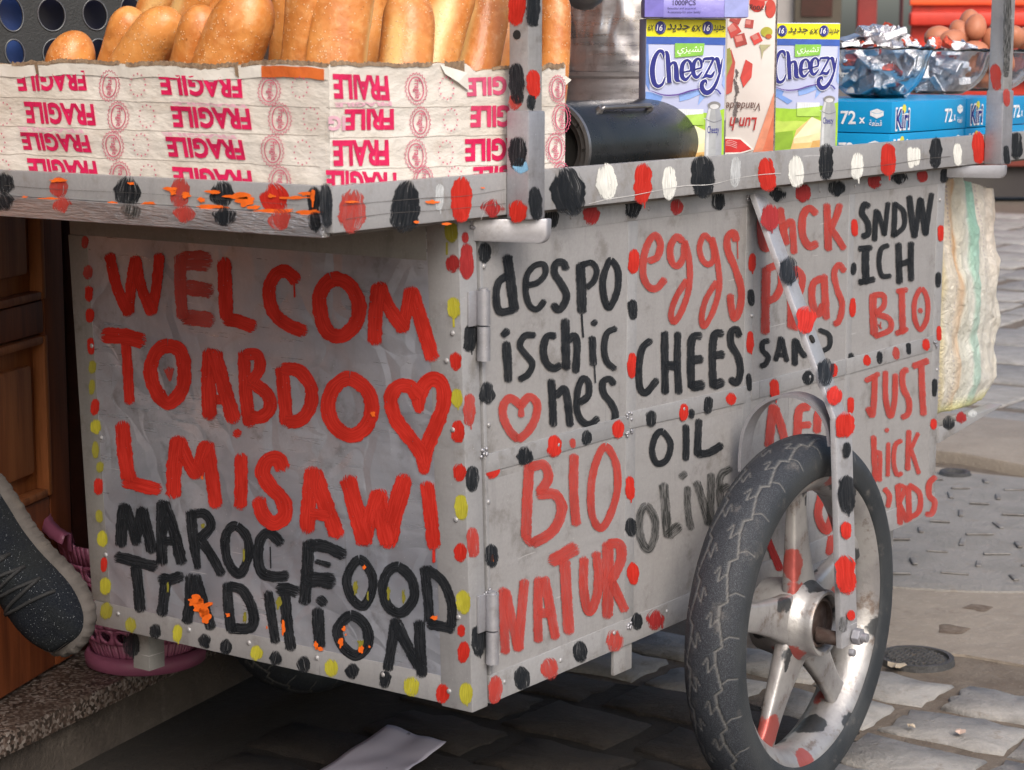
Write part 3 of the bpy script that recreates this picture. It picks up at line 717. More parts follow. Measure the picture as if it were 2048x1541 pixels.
dots(lt, ENDT, [(170, 485, 14, 24, 'r'), (176, 545, 20, 26, 'r'), (178, 588, 18, 28, 'R'), (180, 632, 18, 26, 'R'), (182, 693, 14, 32, 'R'), (185, 735, 16, 24, 'y'), (184, 775, 12, 28, 'y'), (190, 815, 17, 30, 'R'), (192, 855, 18, 26, 'Y'), (191, 900, 12, 32, 'y'), (200, 935, 14, 20, 'y'), (197, 974, 18, 30, 'R'), (199, 1033, 14, 24, 'y'), (205, 1078, 22, 30, 'Y'), (208, 1130, 12, 28, 'R'), (211, 1173, 22, 30, 'Y'), (213, 1222, 22, 28, 'y')])
dots(bt, ENDT, [(262, 1250, 20, 26, 'y'), (311, 1264, 22, 26, 'K'), (355, 1267, 20, 32, 'Y'), (410, 1283, 24, 26, 'K'), (452, 1294, 24, 28, 'K'), (513, 1307, 24, 26, 'Y'), (551, 1318, 24, 24, 'K'), (608, 1330, 28, 28, 'K'), (663, 1336, 26, 30, 'Y'), (705, 1343, 28, 26, 'K'), (770, 1360, 26, 30, 'K'), (823, 1374, 30, 32, 'Y'), (885, 1388, 26, 34, 'R')])
pp = Paint(ENDT)
for x, y, a, b_, c in [(903, 466, 26, 36, 'y'), (906, 528, 24, 32, 'd'), (908, 617, 27, 38, 'Y'), (912, 723, 24, 34, 'R'), (914, 797, 22, 34, 'Y'), (916, 864, 24, 40, 'R'), (919, 946, 24, 30, 'R'), (923, 1016, 26, 46, 'Y'), (921, 1106, 22, 34, 'R'), (927, 1205, 28, 44, 'Y'), (923, 1262, 16, 22, 'R'), (927, 1305, 22, 38, 'R'), (932, 1388, 26, 40, 'Y')]: pp.blob(x, y, a, b_, c)
pp.stroke([(907, 630), (908, 655)], 4, 'Y'); pp.stroke([(894, 485), (894, 510)], 4, 'y')
pp.done(post, 'paint_spots')
dots(post, SIDET, [(933, 524, 24, 68, 'd'), (940, 676, 30, 52, 'K'), (938, 820, 24, 60, 'r'), (944, 959, 24, 48, 'K'), (946, 1086, 24, 56, 'r'), (957, 1283, 26, 58, 'K'), (930, 476, 14, 20, 'd')])
dots(vst[0], SIDET, [(969, 507, 24, 38, 'K'), (974, 787, 28, 40, 'K'), (985, 936, 26, 38, 'R'), (983, 1112, 26, 44, 'K'), (985, 1117, 8, 14, 'O'), (967, 680, 14, 34, 'K')])
dots(btr, SIDET, [(990, 1380, 28, 52, 'r'), (1044, 1357, 28, 42, 'K'), (1099, 1338, 36, 34, 'r'), (1160, 1304, 26, 38, 'K'), (1228, 1283, 38, 34, 'r'), (1274, 1243, 22, 32, 'K'), (1310, 1241, 36, 34, 'd'), (1729, 1079, 24, 40, 'r')])
MID = ('y', -.0010)
dots(mr1, MID, [(1049, 912, 34, 32, 'K'), (1108, 893, 26, 38, 'R'), (1145, 887, 12, 18, 'r'), (1173, 876, 20, 28, 'K'), (1236, 859, 22, 32, 'R')])
dots(mr2, MID, [(1302, 838, 20, 30, 'K'), (1367, 826, 18, 32, 'R'), (1383, 828, 14, 18, 'K'), (1416, 811, 18, 32, 'K'), (1462, 799, 20, 22, 'R')])
dots(mr3, MID, [(1549, 780, 20, 38, 'R'), (1616, 756, 22, 26, 'K'), (1667, 741, 16, 24, 'R')])
dots(mr4, MID, [(1734, 721, 14, 20, 'R'), (1759, 716, 12, 24, 'K'), (1792, 707, 14, 24, 'r'), (1817, 698, 10, 22, 'K'), (1852, 690, 14, 22, 'R')])
dots(vst[1], SIDET, [(1267, 524, 20, 46, 'R'), (1265, 620, 20, 38, 'K'), (1264, 732, 20, 48, 'R'), (1260, 977, 20, 44, 'R'), (1262, 1055, 20, 34, 'K'), (1266, 1148, 20, 42, 'R')])
dots(vst[2], SIDET, [(1504, 525, 14, 34, 'R'), (1502, 596, 13, 32, 'K'), (1500, 685, 14, 42, 'R'), (1498, 765, 12, 34, 'K')])
dots(vst[3], SIDET, [(1709, 456, 13, 32, 'R'), (1707, 538, 12, 24, 'K'), (1705, 616, 12, 36, 'R'), (1702, 718, 12, 22, 'K'), (1701, 812, 12, 32, 'R')])
dots(vst[4], SIDET, [(1881, 467, 12, 30, 'R'), (1876, 560, 12, 30, 'K'), (1878, 667, 11, 28, 'R'), (1869, 776, 12, 34, 'K'), (1867, 849, 12, 20, 'R')])
sx = ('x', .0325 - .0025); uy = ('y', -.062); sy = ('y', -.065)
p = Paint(('x', .0325)); p.blob(1034, 8, 34, 82, 'R'); p.blob(1034, 168, 32, 78, 'K'); p.blob(1030, 205, 26, 28, 'r'); p.done(up1, 'paint_spots')
p = Paint(uy); p.blob(1066, 10, 26, 84, 'K'); p.blob(1067, 168, 25, 50, 'R'); p.blob(1062, 205, 18, 30, 'K'); p.done(up1, 'paint_spots')
p = Paint(sx); p.blob(1035, 308, 34, 60, 'K'); p.blob(1041, 332, 26, 26, 'B'); p.blob(1036, 424, 36, 38, 'R'); p.done(sl1, 'paint_spots')
p = Paint(sy); p.blob(1071, 408, 26, 62, 'K'); p.done(sl1, 'paint_spots')
p = Paint(('x', 1.531)); p.blob(1992, 155, 22, 50, 'r'); p.done(up2, 'paint_spots')
p = Paint(uy); p.blob(2014, 60, 16, 190, 'k'); p.done(up2, 'paint_spots')
p = Paint(('y', -.065)); p.blob(2013, 196, 13, 34, 'r'); p.blob(2013, 311, 13, 36, 'K'); p.done(sl2, 'paint_spots')
def chips(parent, plane, lst, c='O', base=.0022, sd=1):
    """flakes of orange paint, irregular outlines"""
    V, F = [], []; r = random.Random(sd)
    for x, y, a, b_ in lst:
        n = 26; o = len(V); ph = r.uniform(0, 50); V.append(W((x, y), plane, base))
        for k in range(n):
            t = 2 * PI * k / n; q = 1 + .75 * noise.noise(Vector((math.cos(t) * 1.6 + ph, math.sin(t) * 1.6, ph)))
            V.append(W((x + a / 2 * q * math.cos(t), y + b_ / 2 * q * math.sin(t)), plane, base))
        F += [(o, o + 1 + k, o + 1 + (k + 1) % n) for k in range(n)]
    mk('paint_flakes', V, F, M.setdefault('chip' + c, mat('flaked_paint_' + c.lower(), COLS[c], tuple(x * .8 for x in COLS[c]), 80, .5)), parent)
chips(frl, ('x', -.300), [(118, 361, 34, 8), (52, 395, 10, 5), (100, 398, 40, 5), (345, 378, 30, 7), (348, 385, 14, 9), (375, 390, 18, 12), (405, 400, 14, 10), (430, 384, 26, 6), (478, 392, 46, 10), (492, 404, 34, 18), (510, 415, 24, 8), (545, 392, 14, 7), (590, 396, 50, 6), (560, 422, 80, 7), (425, 414, 60, 8), (300, 407, 26, 6), (228, 405, 20, 5), (265, 367, 12, 5), (620, 425, 44, 10), (612, 388, 24, 7), (628, 396, 8, 30)])
chips(lr, RAIL, [(862, 405, 22, 8), (890, 448, 18, 5), (830, 444, 10, 5), (963, 376, 8, 3), (700, 404, 26, 4)], sd=5)

# -- lettering on the end panel
def word(parent, plane, label, strokes, c, tf=None):
    p = Paint(plane, tf)
    for s in strokes:
        pts, wd = s[0], s[1]; kw = dict(s[2]) if len(s) > 2 else {}
        p.stroke(pts, wd, kw.pop('c', c), **kw)
    p.done(parent, 'lettering', label)
CL = dict(closed=True)
word(ep, END, 'red painted word WELCOM', [
    ([(152, 205), (190, 370), (250, 510)], 56), ([(250, 500), (262, 370), (285, 222)], 56), ([(285, 222), (315, 370), (368, 505)], 56), ([(368, 500), (392, 370), (408, 205)], 54),
    ([(515, 212), (515, 370), (528, 530)], 62, dict(c='r')), ([(520, 238), (600, 235), (662, 240)], 100, dict(c='r')), ([(540, 370), (600, 378), (670, 390)], 80, dict(c='r')), ([(530, 525), (600, 530), (675, 540)], 82, dict(c='r')),
    ([(738, 232), (745, 390), (752, 530)], 72), ([(745, 530), (820, 548), (888, 575)], 72),
    ([(1110, 335), (1060, 292), (1010, 300), (973, 360), (972, 440), (1000, 510), (1060, 560), (1150, 600)], 68), ([(1097, 350), (1100, 422)], 9),
    ([(1290, 332), (1370, 350), (1425, 440), (1420, 540), (1350, 618), (1270, 600), (1233, 500), (1232, 400)], 76, CL),
    ([(1510, 655), (1515, 500), (1530, 360)], 74), ([(1530, 360), (1580, 470), (1660, 590)], 72), ([(1655, 590), (1672, 480), (1690, 385)], 60), ([(1695, 385), (1750, 550), (1805, 735)], 76)], 'R', ZA)
word(ep, END, 'red painted words TO ABDO and a heart', [
    ([(125, 618), (220, 622), (320, 645)], 82), ([(235, 650), (245, 800), (255, 962)], 52),
    ([(450, 672), (515, 700), (535, 800), (520, 900), (450, 965), (385, 890), (362, 790), (395, 700)], 72, CL), ([(456, 790, 55), (462, 850, 14)], 50, dict(c='r')),
    ([(665, 700), (660, 870), (665, 1035)], 76), ([(690, 705), (735, 870), (790, 1055)], 76), ([(690, 945), (760, 950)], 50),
    ([(838, 705), (848, 900), (868, 1075)], 66), ([(845, 715), (910, 720), (920, 790), (880, 850)], 60), ([(880, 855), (960, 920), (972, 990), (930, 1035), (880, 1035)], 68),
    ([(1035, 780), (1048, 930), (1058, 1070)], 70), ([(1040, 788), (1120, 800), (1182, 880), (1180, 980), (1130, 1050), (1060, 1060)], 70),
    ([(1380, 838), (1470, 900), (1495, 1000), (1460, 1090), (1385, 1130), (1300, 1075), (1270, 975), (1305, 880)], 76, CL),
    ([(1738, 1010, 40), (1735, 940), (1765, 870), (1815, 840), (1858, 880), (1862, 970), (1825, 1075), (1775, 1200), (1762, 1320, 50)], 76), ([(1735, 930), (1690, 880), (1630, 880), (1592, 940), (1615, 1040), (1680, 1130), (1745, 1220), (1762, 1315, 50)], 74),
    ([(795, 1112), (815, 1126)], 46)], 'R', ZA)
word(ep, END, 'red painted word LMISAWI', [
    ([(245, 848), (250, 910), (258, 960)], 30), ([(250, 962), (285, 972), (318, 980)], 28),
    ([(347, 992), (349, 930), (356, 878)], 30), ([(358, 880), (375, 920), (394, 952)], 28), ([(394, 952), (402, 915), (412, 888)], 26), ([(414, 888), (424, 950), (432, 1012)], 28),
    ([(482, 912), (483, 960), (481, 1015)], 26),
    ([(566, 937), (556, 918), (535, 922), (526, 945), (540, 972), (565, 1000), (570, 1030), (550, 1047), (528, 1032), (517, 1000)], 30),
    ([(614, 1062), (618, 1000), (624, 940)], 30), ([(628, 942), (652, 1010), (675, 1072)], 32), ([(625, 1028), (655, 1032)], 22),
    ([(696, 958), (712, 1020), (730, 1085)], 34), ([(730, 1085), (742, 1030), (756, 985)], 28), ([(758, 985), (765, 1040), (776, 1090)], 32), ([(776, 1090), (792, 1020), (810, 955)], 34),
    ([(854, 968), (862, 1030), (868, 1095)], 28), ([(868, 1100), (868, 1125)], 6)], 'R', lambda p: p)
word(ep, END, 'black painted words MAROC FOOD', [
    ([(200, 395), (205, 290), (215, 195)], 56), ([(222, 200), (250, 290), (280, 385)], 52), ([(275, 370), (288, 280), (300, 212)], 46), ([(305, 215), (330, 320), (352, 425)], 52),
    ([(400, 485), (398, 330), (400, 180)], 54), ([(410, 185), (460, 330), (497, 480)], 56), ([(410, 370), (460, 375)], 44), ([(405, 330), (430, 260)], 40),
    ([(540, 225), (555, 370), (576, 505, 34)], 52), ([(548, 240), (610, 240), (638, 300), (585, 362)], 48), ([(585, 362), (640, 440), (692, 535)], 48),
    ([(765, 300), (815, 355), (822, 440), (778, 535), (722, 470), (708, 370), (728, 315)], 46, CL),
    ([(980, 385), (930, 335), (885, 355), (868, 440), (885, 520), (940, 545), (1012, 540)], 52), ([(928, 400), (931, 505)], 7),
    ([(1115, 375), (1108, 520), (1095, 675)], 58), ([(1120, 390), (1200, 400), (1290, 440)], 60), ([(1110, 560), (1170, 560), (1235, 570)], 74), ([(1150, 470), (1220, 490)], 26),
    ([(1362, 462), (1420, 530), (1425, 610), (1380, 690), (1320, 640), (1303, 545)], 46, CL),
    ([(1552, 498), (1618, 560), (1628, 650), (1568, 722), (1502, 690), (1477, 600), (1500, 525)], 50, CL),
    ([(1680, 500), (1695, 630), (1705, 765)], 50), ([(1690, 505), (1770, 570), (1812, 680), (1812, 790)], 48), ([(1700, 775), (1820, 800)], 50)], 'K', ZB)
word(ep, END, 'black painted word TRADITION', [
    ([(178, 448), (260, 468), (370, 498)], 56), ([(272, 490), (285, 600), (295, 712)], 54),
    ([(390, 552), (440, 560), (497, 540)], 56), ([(420, 560), (410, 650), (400, 732)], 54),
    ([(540, 540), (535, 660), (522, 770)], 52), ([(565, 545), (600, 670), (640, 798)], 52), ([(545, 690), (600, 700)], 44),
    ([(718, 580), (725, 700), (740, 815)], 50), ([(722, 592), (790, 610), (840, 700), (838, 790), (745, 800)], 52),
    ([(918, 620), (935, 740), (955, 865)], 48), ([(965, 608), (1010, 605), (1062, 620)], 60), ([(1000, 620), (1010, 760), (1030, 900)], 54),
    ([(1160, 705), (1165, 800), (1172, 890, 50)], 62), ([(1165, 650), (1195, 680)], 46),
    ([(1322, 735), (1392, 785), (1405, 870), (1350, 930), (1282, 885), (1258, 800)], 52, CL),
    ([(1500, 1000), (1520, 880), (1538, 755)], 50), ([(1538, 758), (1590, 870), (1655, 985)], 54), ([(1655, 765), (1660, 900), (1668, 1028)], 56)], 'K', ZB)
zb_ = lambda l: [(160 + x / 2.438, 930 + y / 2.438, a / 2.438, b / 2.438) for x, y, a, b in l]
chips(ep, END, zb_([(565, 660, 70, 50), (600, 690, 80, 60), (620, 745, 40, 60), (600, 720, 30, 40), (725, 730, 22, 18), (996, 790, 18, 70), (1155, 880, 20, 40), (1175, 895, 30, 16), (1290, 798, 16, 20), (1275, 868, 22, 44), (1375, 900, 24, 36), (1415, 885, 10, 12), (1390, 500, 14, 20), (1735, 744, 36, 18), (915, 792, 8, 14), (1300, 828, 8, 12)]) + [(406, 955, 5, 9), (748, 828, 8, 10)], base=.0018)
chips(ep, END, zb_([(600, 298, 20, 26), (800, 440, 10, 60), (805, 745, 20, 50), (1505, 620, 18, 60), (1580, 640, 14, 60), (1370, 870, 30, 40), (1345, 600, 20, 70), (1405, 640, 12, 40), (970, 670, 26, 60), (430, 600, 10, 60)]), c='y', base=.0006, sd=9)

# -- lettering on the side doors
I = lambda p: p
word(P_up[0], SIDE, 'black painted letters despo ischic hes', [
    ([(290, 592), (310, 740), (335, 930)], 62), ([(285, 715), (235, 760), (222, 850), (245, 935), (330, 925)], 48),
    ([(415, 775), (480, 755), (525, 700), (515, 645), (455, 655), (410, 720), (405, 820), (430, 900), (475, 920), (520, 868)], 38),
    ([(655, 675), (635, 635), (590, 640), (582, 700), (620, 760), (655, 830), (640, 890), (605, 925), (572, 890)], 46),
    ([(742, 640), (748, 790), (752, 940)], 58), ([(745, 650), (810, 635), (842, 680), (825, 745), (780, 790)], 38), ([(750, 950), (755, 1040), (760, 1095)], 12),
    ([(930, 620), (972, 680), (970, 800), (922, 910), (888, 850), (880, 740), (905, 655)], 42, CL),
    ([(285, 1125), (292, 1240), (298, 1365)], 54), ([(262, 1085), (295, 1050)], 46),
    ([(462, 1080), (400, 1085), (368, 1140), (400, 1195), (445, 1255), (420, 1320), (365, 1355)], 40),
    ([(588, 1085), (535, 1090), (512, 1170), (530, 1250), (575, 1285), (620, 1265)], 46),
    ([(648, 985), (650, 1140), (655, 1290)], 54), ([(665, 1115), (705, 1085), (722, 1150), (712, 1310)], 46),
    ([(815, 1090), (818, 1180), (822, 1265)], 44), ([(828, 1265), (834, 1375)], 10), ([(815, 1015), (840, 995)], 36),
    ([(962, 1038), (905, 1070), (888, 1160), (905, 1245), (955, 1290)], 40),
    ([(562, 1355), (568, 1450), (575, 1640)], 48), ([(590, 1460), (640, 1410), (662, 1480), (678, 1640)], 46),
    ([(735, 1500), (790, 1450), (790, 1370), (755, 1350), (725, 1420), (720, 1540), (750, 1610), (800, 1630), (850, 1590)], 42),
    ([(950, 1385), (920, 1350), (880, 1370), (885, 1440), (930, 1500), (958, 1570), (930, 1640), (870, 1650)], 42)], 'K', ZC)
word(P_up[0], SIDE, 'red painted heart', [([(1042, 812), (1022, 797), (1008, 808), (1006, 832), (1018, 860), (1036, 880)], 17), ([(1042, 812), (1058, 794), (1074, 808), (1070, 838), (1055, 864), (1036, 880)], 17), ([(1042, 812), (1042, 834)], 12)], 'r', I)
word(P_up[1], SIDE, 'brick red painted word eggs', [
    ([(1160, 625), (1215, 600), (1235, 520), (1205, 465), (1160, 510), (1130, 610), (1130, 720), (1165, 785), (1215, 790), (1262, 735)], 44),
    ([(1375, 505), (1335, 475), (1295, 540), (1305, 630), (1340, 655), (1375, 600), (1385, 510)], 42), ([(1385, 500), (1412, 620), (1412, 780), (1370, 920), (1320, 1000), (1300, 950), (1330, 850), (1395, 740)], 38),
    ([(1545, 500), (1505, 465), (1475, 540), (1495, 620), (1535, 645), (1565, 600), (1550, 500)], 36), ([(1555, 480), (1585, 620), (1598, 780), (1560, 930), (1505, 1025), (1488, 970), (1515, 860), (1580, 750)], 36),
    ([(1702, 500), (1685, 448), (1648, 480), (1650, 560), (1695, 670), (1732, 800), (1722, 920), (1690, 978), (1672, 920), (1664, 830)], 44), ([(1710, 500), (1712, 610)], 8)], 'r', ZC)
word(P_up[1], SIDE, 'black painted word CHEES', [
    ([(1178, 1112), (1125, 1160), (1103, 1280), (1108, 1400), (1145, 1435), (1215, 1355)], 44),
    ([(1262, 1060), (1262, 1240), (1265, 1440)], 46), ([(1342, 1065), (1340, 1250), (1348, 1440)], 44), ([(1275, 1268), (1335, 1268)], 58),
    ([(1485, 1085), (1432, 1098), (1422, 1230), (1425, 1405)], 48), ([(1425, 1400), (1500, 1385)], 62), ([(1430, 1235), (1492, 1228)], 54),
    ([(1620, 1070), (1568, 1080), (1555, 1220), (1560, 1400)], 48), ([(1560, 1390), (1620, 1370)], 62), ([(1565, 1205), (1625, 1200)], 50),
    ([(1722, 1090), (1705, 1045), (1670, 1065), (1672, 1140), (1712, 1210), (1728, 1300), (1705, 1375), (1665, 1350)], 44)], 'K', ZC)
word(P_lo[0], SIDE, 'brick red painted word BIO', [
    ([(328, 310), (318, 480), (312, 655)], 50), ([(330, 322), (395, 308), (418, 370), (375, 440)], 46), ([(370, 448), (450, 450), (482, 520), (440, 620), (345, 682)], 50), ([(310, 650), (345, 685)], 44),
    ([(540, 262), (538, 430), (550, 592)], 44), ([(530, 205), (540, 212)], 34),
    ([(690, 222), (738, 300), (745, 430), (705, 560), (662, 608), (625, 540), (622, 400), (650, 280)], 36, CL)], 'r', ZD)
word(P_lo[0], SIDE, 'brick red painted word NATUR', [
    ([(205, 895), (208, 1050), (215, 1200)], 44), ([(218, 905), (245, 1040), (275, 1185)], 42), ([(278, 1185), (290, 1020), (306, 855)], 44),
    ([(372, 845), (368, 1000), (370, 1145)], 44), ([(400, 845), (425, 980), (452, 1130)], 46), ([(375, 1010), (430, 1015)], 44),
    ([(432, 765), (480, 740), (548, 700)], 66), ([(495, 760), (505, 940), (515, 1105)], 52),
    ([(588, 750), (586, 900), (612, 1005), (648, 930), (656, 820), (645, 725)], 44),
    ([(700, 680), (702, 850), (698, 1030)], 52), ([(700, 685), (755, 685), (762, 760), (715, 860)], 48), ([(718, 860), (750, 930), (782, 1000)], 44)], 'r', ZD)
word(P_lo[1], SIDE, 'black painted word OIL', [
    ([(960, 152), (998, 210), (978, 285), (932, 300), (910, 240), (928, 170)], 30, CL), ([(1070, 120), (1072, 200), (1070, 285)], 32), ([(1132, 95), (1128, 180), (1125, 262)], 34), ([(1125, 258), (1180, 250), (1240, 215)], 38)], 'K', ZD)
word(P_lo[1], SIDE, 'faded black painted word OLIVE', [
    ([(882, 502), (922, 560), (922, 650), (892, 712), (855, 650), (852, 550)], 36, CL), ([(965, 398), (975, 520), (985, 650)], 44), ([(985, 645), (1042, 595)], 50),
    ([(1078, 412), (1080, 520), (1095, 615)], 34), ([(1045, 370), (1070, 345)], 34), ([(1120, 388), (1150, 480), (1180, 590)], 38), ([(1190, 350), (1188, 470), (1185, 595)], 38),
    ([(1285, 325), (1235, 360), (1230, 450), (1240, 520)], 36), ([(1235, 430), (1272, 405)], 34)], 'k', ZD)
word(P_up[2], SIDE, 'brick red painted words chck pras', [
    ([(285, 340), (235, 370), (225, 460), (245, 540), (290, 520)], 46), ([(332, 322), (345, 420), (365, 520)], 40), ([(348, 430), (392, 395), (402, 480), (408, 570)], 38),
    ([(530, 352), (490, 322), (455, 370), (455, 470), (490, 530), (535, 515)], 42), ([(588, 300), (592, 430), (596, 552)], 42), ([(660, 300), (635, 380), (608, 430)], 38), ([(610, 430), (648, 490), (682, 545)], 38),
    ([(255, 650), (250, 830), (248, 1010)], 48), ([(258, 655), (320, 640), (340, 720), (310, 805), (258, 835)], 42),
    ([(408, 650), (395, 820), (392, 980)], 48), ([(412, 650), (452, 700), (440, 780), (400, 820)], 40), ([(400, 830), (420, 990)], 40),
    ([(560, 705), (512, 740), (508, 840), (540, 905), (568, 850)], 40), ([(572, 690), (578, 810), (585, 930)], 42),
    ([(685, 670), (655, 632), (628, 680), (645, 770), (672, 850), (655, 940), (628, 960)], 34)], 'r', ZE)
word(P_up[2], SIDE, 'black painted word SAND', [
    ([(270, 1050), (235, 1062), (235, 1105), (265, 1140), (250, 1180), (222, 1190)], 30), ([(335, 1030), (322, 1100), (305, 1160)], 30), ([(338, 1040), (352, 1100), (368, 1165)], 30), ([(315, 1130), (355, 1130)], 24),
    ([(412, 1040), (412, 1110), (412, 1185)], 34), ([(418, 1050), (440, 1100), (470, 1140)], 32), ([(545, 990), (600, 1020), (602, 1080), (565, 1108)], 28)], 'K', ZE)
word(P_up[3], SIDE, 'black painted word SNDWICH', [
    ([(822, 312), (795, 300), (782, 350), (812, 400), (815, 460), (782, 478)], 34), ([(862, 330), (855, 410), (850, 500)], 30), ([(868, 340), (890, 410), (905, 470)], 28), ([(905, 470), (915, 380), (925, 290)], 26),
    ([(962, 290), (960, 380), (955, 480)], 30), ([(965, 298), (1010, 340), (1012, 420), (962, 470)], 28), ([(1042, 255), (1055, 370), (1072, 480)], 36), ([(1072, 480), (1088, 370), (1102, 265)], 30), ([(1104, 270), (1118, 370), (1132, 468)], 34), ([(1132, 468), (1148, 350), (1165, 240)], 30),
    ([(802, 545), (800, 640), (805, 735)], 42), ([(765, 545), (835, 538)], 32), ([(765, 730), (850, 712)], 34),
    ([(928, 525), (888, 545), (875, 615), (890, 690), (940, 695)], 28), ([(982, 515), (985, 620), (988, 735)], 36), ([(1052, 510), (1050, 620), (1052, 720)], 34), ([(990, 632), (1045, 612)], 34)], 'K', ZE)
word(P_up[3], SIDE, 'brick red painted word BIO with a dotted O', [
    ([(842, 795), (842, 900), (850, 1020)], 42), ([(845, 800), (898, 802), (900, 860), (855, 900)], 32), ([(860, 905), (930, 930), (935, 990), (852, 1028)], 32), ([(870, 960), (890, 985)], 8), ([(885, 945), (880, 985)], 6),
    ([(1000, 770), (1002, 890), (1005, 1010)], 36), ([(972, 780), (1030, 770)], 30), ([(968, 1012), (1032, 985)], 30),
    ([(1110, 765), (1142, 830), (1138, 930), (1102, 990), (1072, 930), (1072, 830)], 28, CL), ([(1100, 875), (1106, 895)], 26)], 'r', ZE)
word(P_lo[3], SIDE, 'brick red painted words JUST chick breds', [
    ([(800, 1272), (875, 1232)], 30, dict(tf=ZE)), ([(852, 1245), (848, 1360), (838, 1460), (812, 1420)], 34, dict(tf=ZE)), ([(910, 1220), (912, 1370), (938, 1465), (960, 1380), (965, 1235)], 32, dict(tf=ZE)),
    ([(1032, 1208), (1005, 1230), (1008, 1310), (1038, 1380), (1035, 1450), (1000, 1475)], 34, dict(tf=ZE)), ([(1062, 1192), (1145, 1160)], 36, dict(tf=ZE)), ([(1108, 1190), (1112, 1330), (1120, 1460)], 36, dict(tf=ZE)),
    ([(14, 188), (18, 280), (22, 370)], 24), ([(25, 262), (40, 255), (40, 370)], 18), ([(74, 215), (72, 350)], 18), ([(66, 158), (70, 170)], 18), ([(128, 205), (102, 225), (96, 290), (108, 342), (130, 338)], 19),
    ([(157, 165), (152, 325)], 22), ([(195, 175), (168, 235)], 18), ([(165, 238), (198, 340)], 18),
    ([(58, 400), (78, 430), (72, 475)], 22), ([(112, 385), (118, 460), (122, 545)], 24), ([(115, 385), (140, 400), (120, 455)], 20), ([(120, 465), (150, 535)], 22), ([(155, 390), (158, 530)], 24), ([(158, 385), (200, 420), (198, 490), (160, 520)], 22),
    ([(265, 352), (240, 380), (240, 430), (262, 455), (250, 500), (225, 505)], 24)], 'r', ZG)
word(P_lo[2], SIDE, 'brick red painted letters behind the wheel', [
    ([(380, 295), (388, 210), (398, 135)], 36), ([(402, 145), (425, 210), (445, 290)], 32), ([(535, 140), (498, 155), (490, 230), (492, 300)], 34), ([(600, 140), (572, 165), (565, 240)], 32), ([(500, 215), (540, 210)], 26), ([(620, 135), (628, 260)], 26),
    ([(585, 470), (570, 560), (600, 620), (625, 560)], 32), ([(622, 640), (610, 710)], 30), ([(700, 560), (745, 640)], 30), ([(740, 520), (765, 600)], 28)], 'r', ZF)
pt = Paint(SIDE); pt.stroke([(1516, 1035, 16), (1560, 1140, 14)], 14, 'd'); pt.done(P_lo[2], 'lettering')

# -- fork strut and arch
M['strut'] = metal_sheet('strut_paint', (.50, .50, .52), .42, .45, .3, 0, (.2, .17, .15))
WC = v3((.665, -.115, .28))
A0, A1, A2 = v3((.725, -.006, .908)), W((1680, 838), ('x', .668)), v3((.668, 0, .252))
YO = A1[1]; A2[1] = W((1694, 1280), ('x', .668))[1]
def bar(name, a, b, wdt, th, up=(0, -1, 0), par=cart, m='silver', bev=.002):
    d = b - a; L = np.linalg.norm(d); d /= L; s = np.cross(d, v3(up)); s /= np.linalg.norm(s); n_ = np.cross(s, d)
    return mk(name, *obox((a + b) / 2, s * wdt / 2, d * L / 2, n_ * th / 2), M[m], par, bevel=bev)
st1 = bar('fork_strut', A0, A1 + v3((0, 0, -.004)), .056, .009, (.1, -1, 0), m='strut')
st2 = bar('fork_strut', A1 + v3((0, -.001, .006)), A2, .053, .010, m='strut')
def strutplane(a, b):
    d = b - a; s = np.cross(d, (0, -1, 0)); n_ = np.cross(s, d); n_ /= np.linalg.norm(n_); n_ = n_ if n_[1] < 0 else -n_
    return ((a + b) / 2 + n_ * .0075, n_)
p = Paint(strutplane(A0, A1))
for x, y, a, b_, c in [(1540, 436, 34, 48, 'd'), (1577, 542, 36, 52, 'K'), (1611, 640, 36, 48, 'R'), (1651, 745, 34, 50, 'K'), (1668, 792, 24, 34, 'R')]: p.blob(x, y, a, b_, c)
p.done(st1, 'paint_spots')
p = Paint(strutplane(A1, A2))
for x, y, a, b_, c in [(1690, 850, 38, 46, 'R'), (1693, 901, 16, 30, 'K'), (1694, 990, 32, 72, 'K'), (1692, 1062, 20, 32, 'R'), (1692, 1150, 40, 70, 'R'), (1702, 1231, 16, 18, 'R'), (1686, 1250, 18, 30, 'k')]: p.blob(x, y, a, b_, c)
p.done(st2, 'paint_spots')
mk('bolt_hole', *cyl(W((1625, 678), strutplane(A0, A1), -.002), W((1625, 678), strutplane(A0, A1), .0005), .0065, n=14), M['dark'], st1)
# arch over the tyre, flat bar
ap = [W(q, ('x', .665)) for q in [(1486, 940), (1487, 905), (1493, 862), (1512, 822), (1545, 795), (1585, 786), (1620, 795), (1648, 818), (1665, 850), (1671, 890)]]
sm_ = catmull([np.array([q[1] * 1000, q[2] * 1000, 0]) for q in ap], 6)
V, F = [], []; n = len(sm_)
for i, q in enumerate(sm_):
    t = sm_[min(i + 1, n - 1)] - sm_[max(i - 1, 0)]; t /= np.linalg.norm(t); nn = np.array([-t[1], t[0], 0])
    for sx_, o_ in ((-.016, 0), (.016, 0), (.016, .005), (-.016, .005)):
        V.append((.665 + sx_, (q[0] + nn[0] * o_ * 1000) / 1000, (q[1] + nn[1] * o_ * 1000) / 1000))
for i in range(n - 1):
    for k in range(4): F.append((i * 4 + k, i * 4 + (k + 1) % 4, (i + 1) * 4 + (k + 1) % 4, (i + 1) * 4 + k))
F += [(0, 3, 2, 1), tuple((n - 1) * 4 + k for k in range(4))]
mk('fork_arch', V, F, M['silver'], cart, smooth=True, auto=.6)

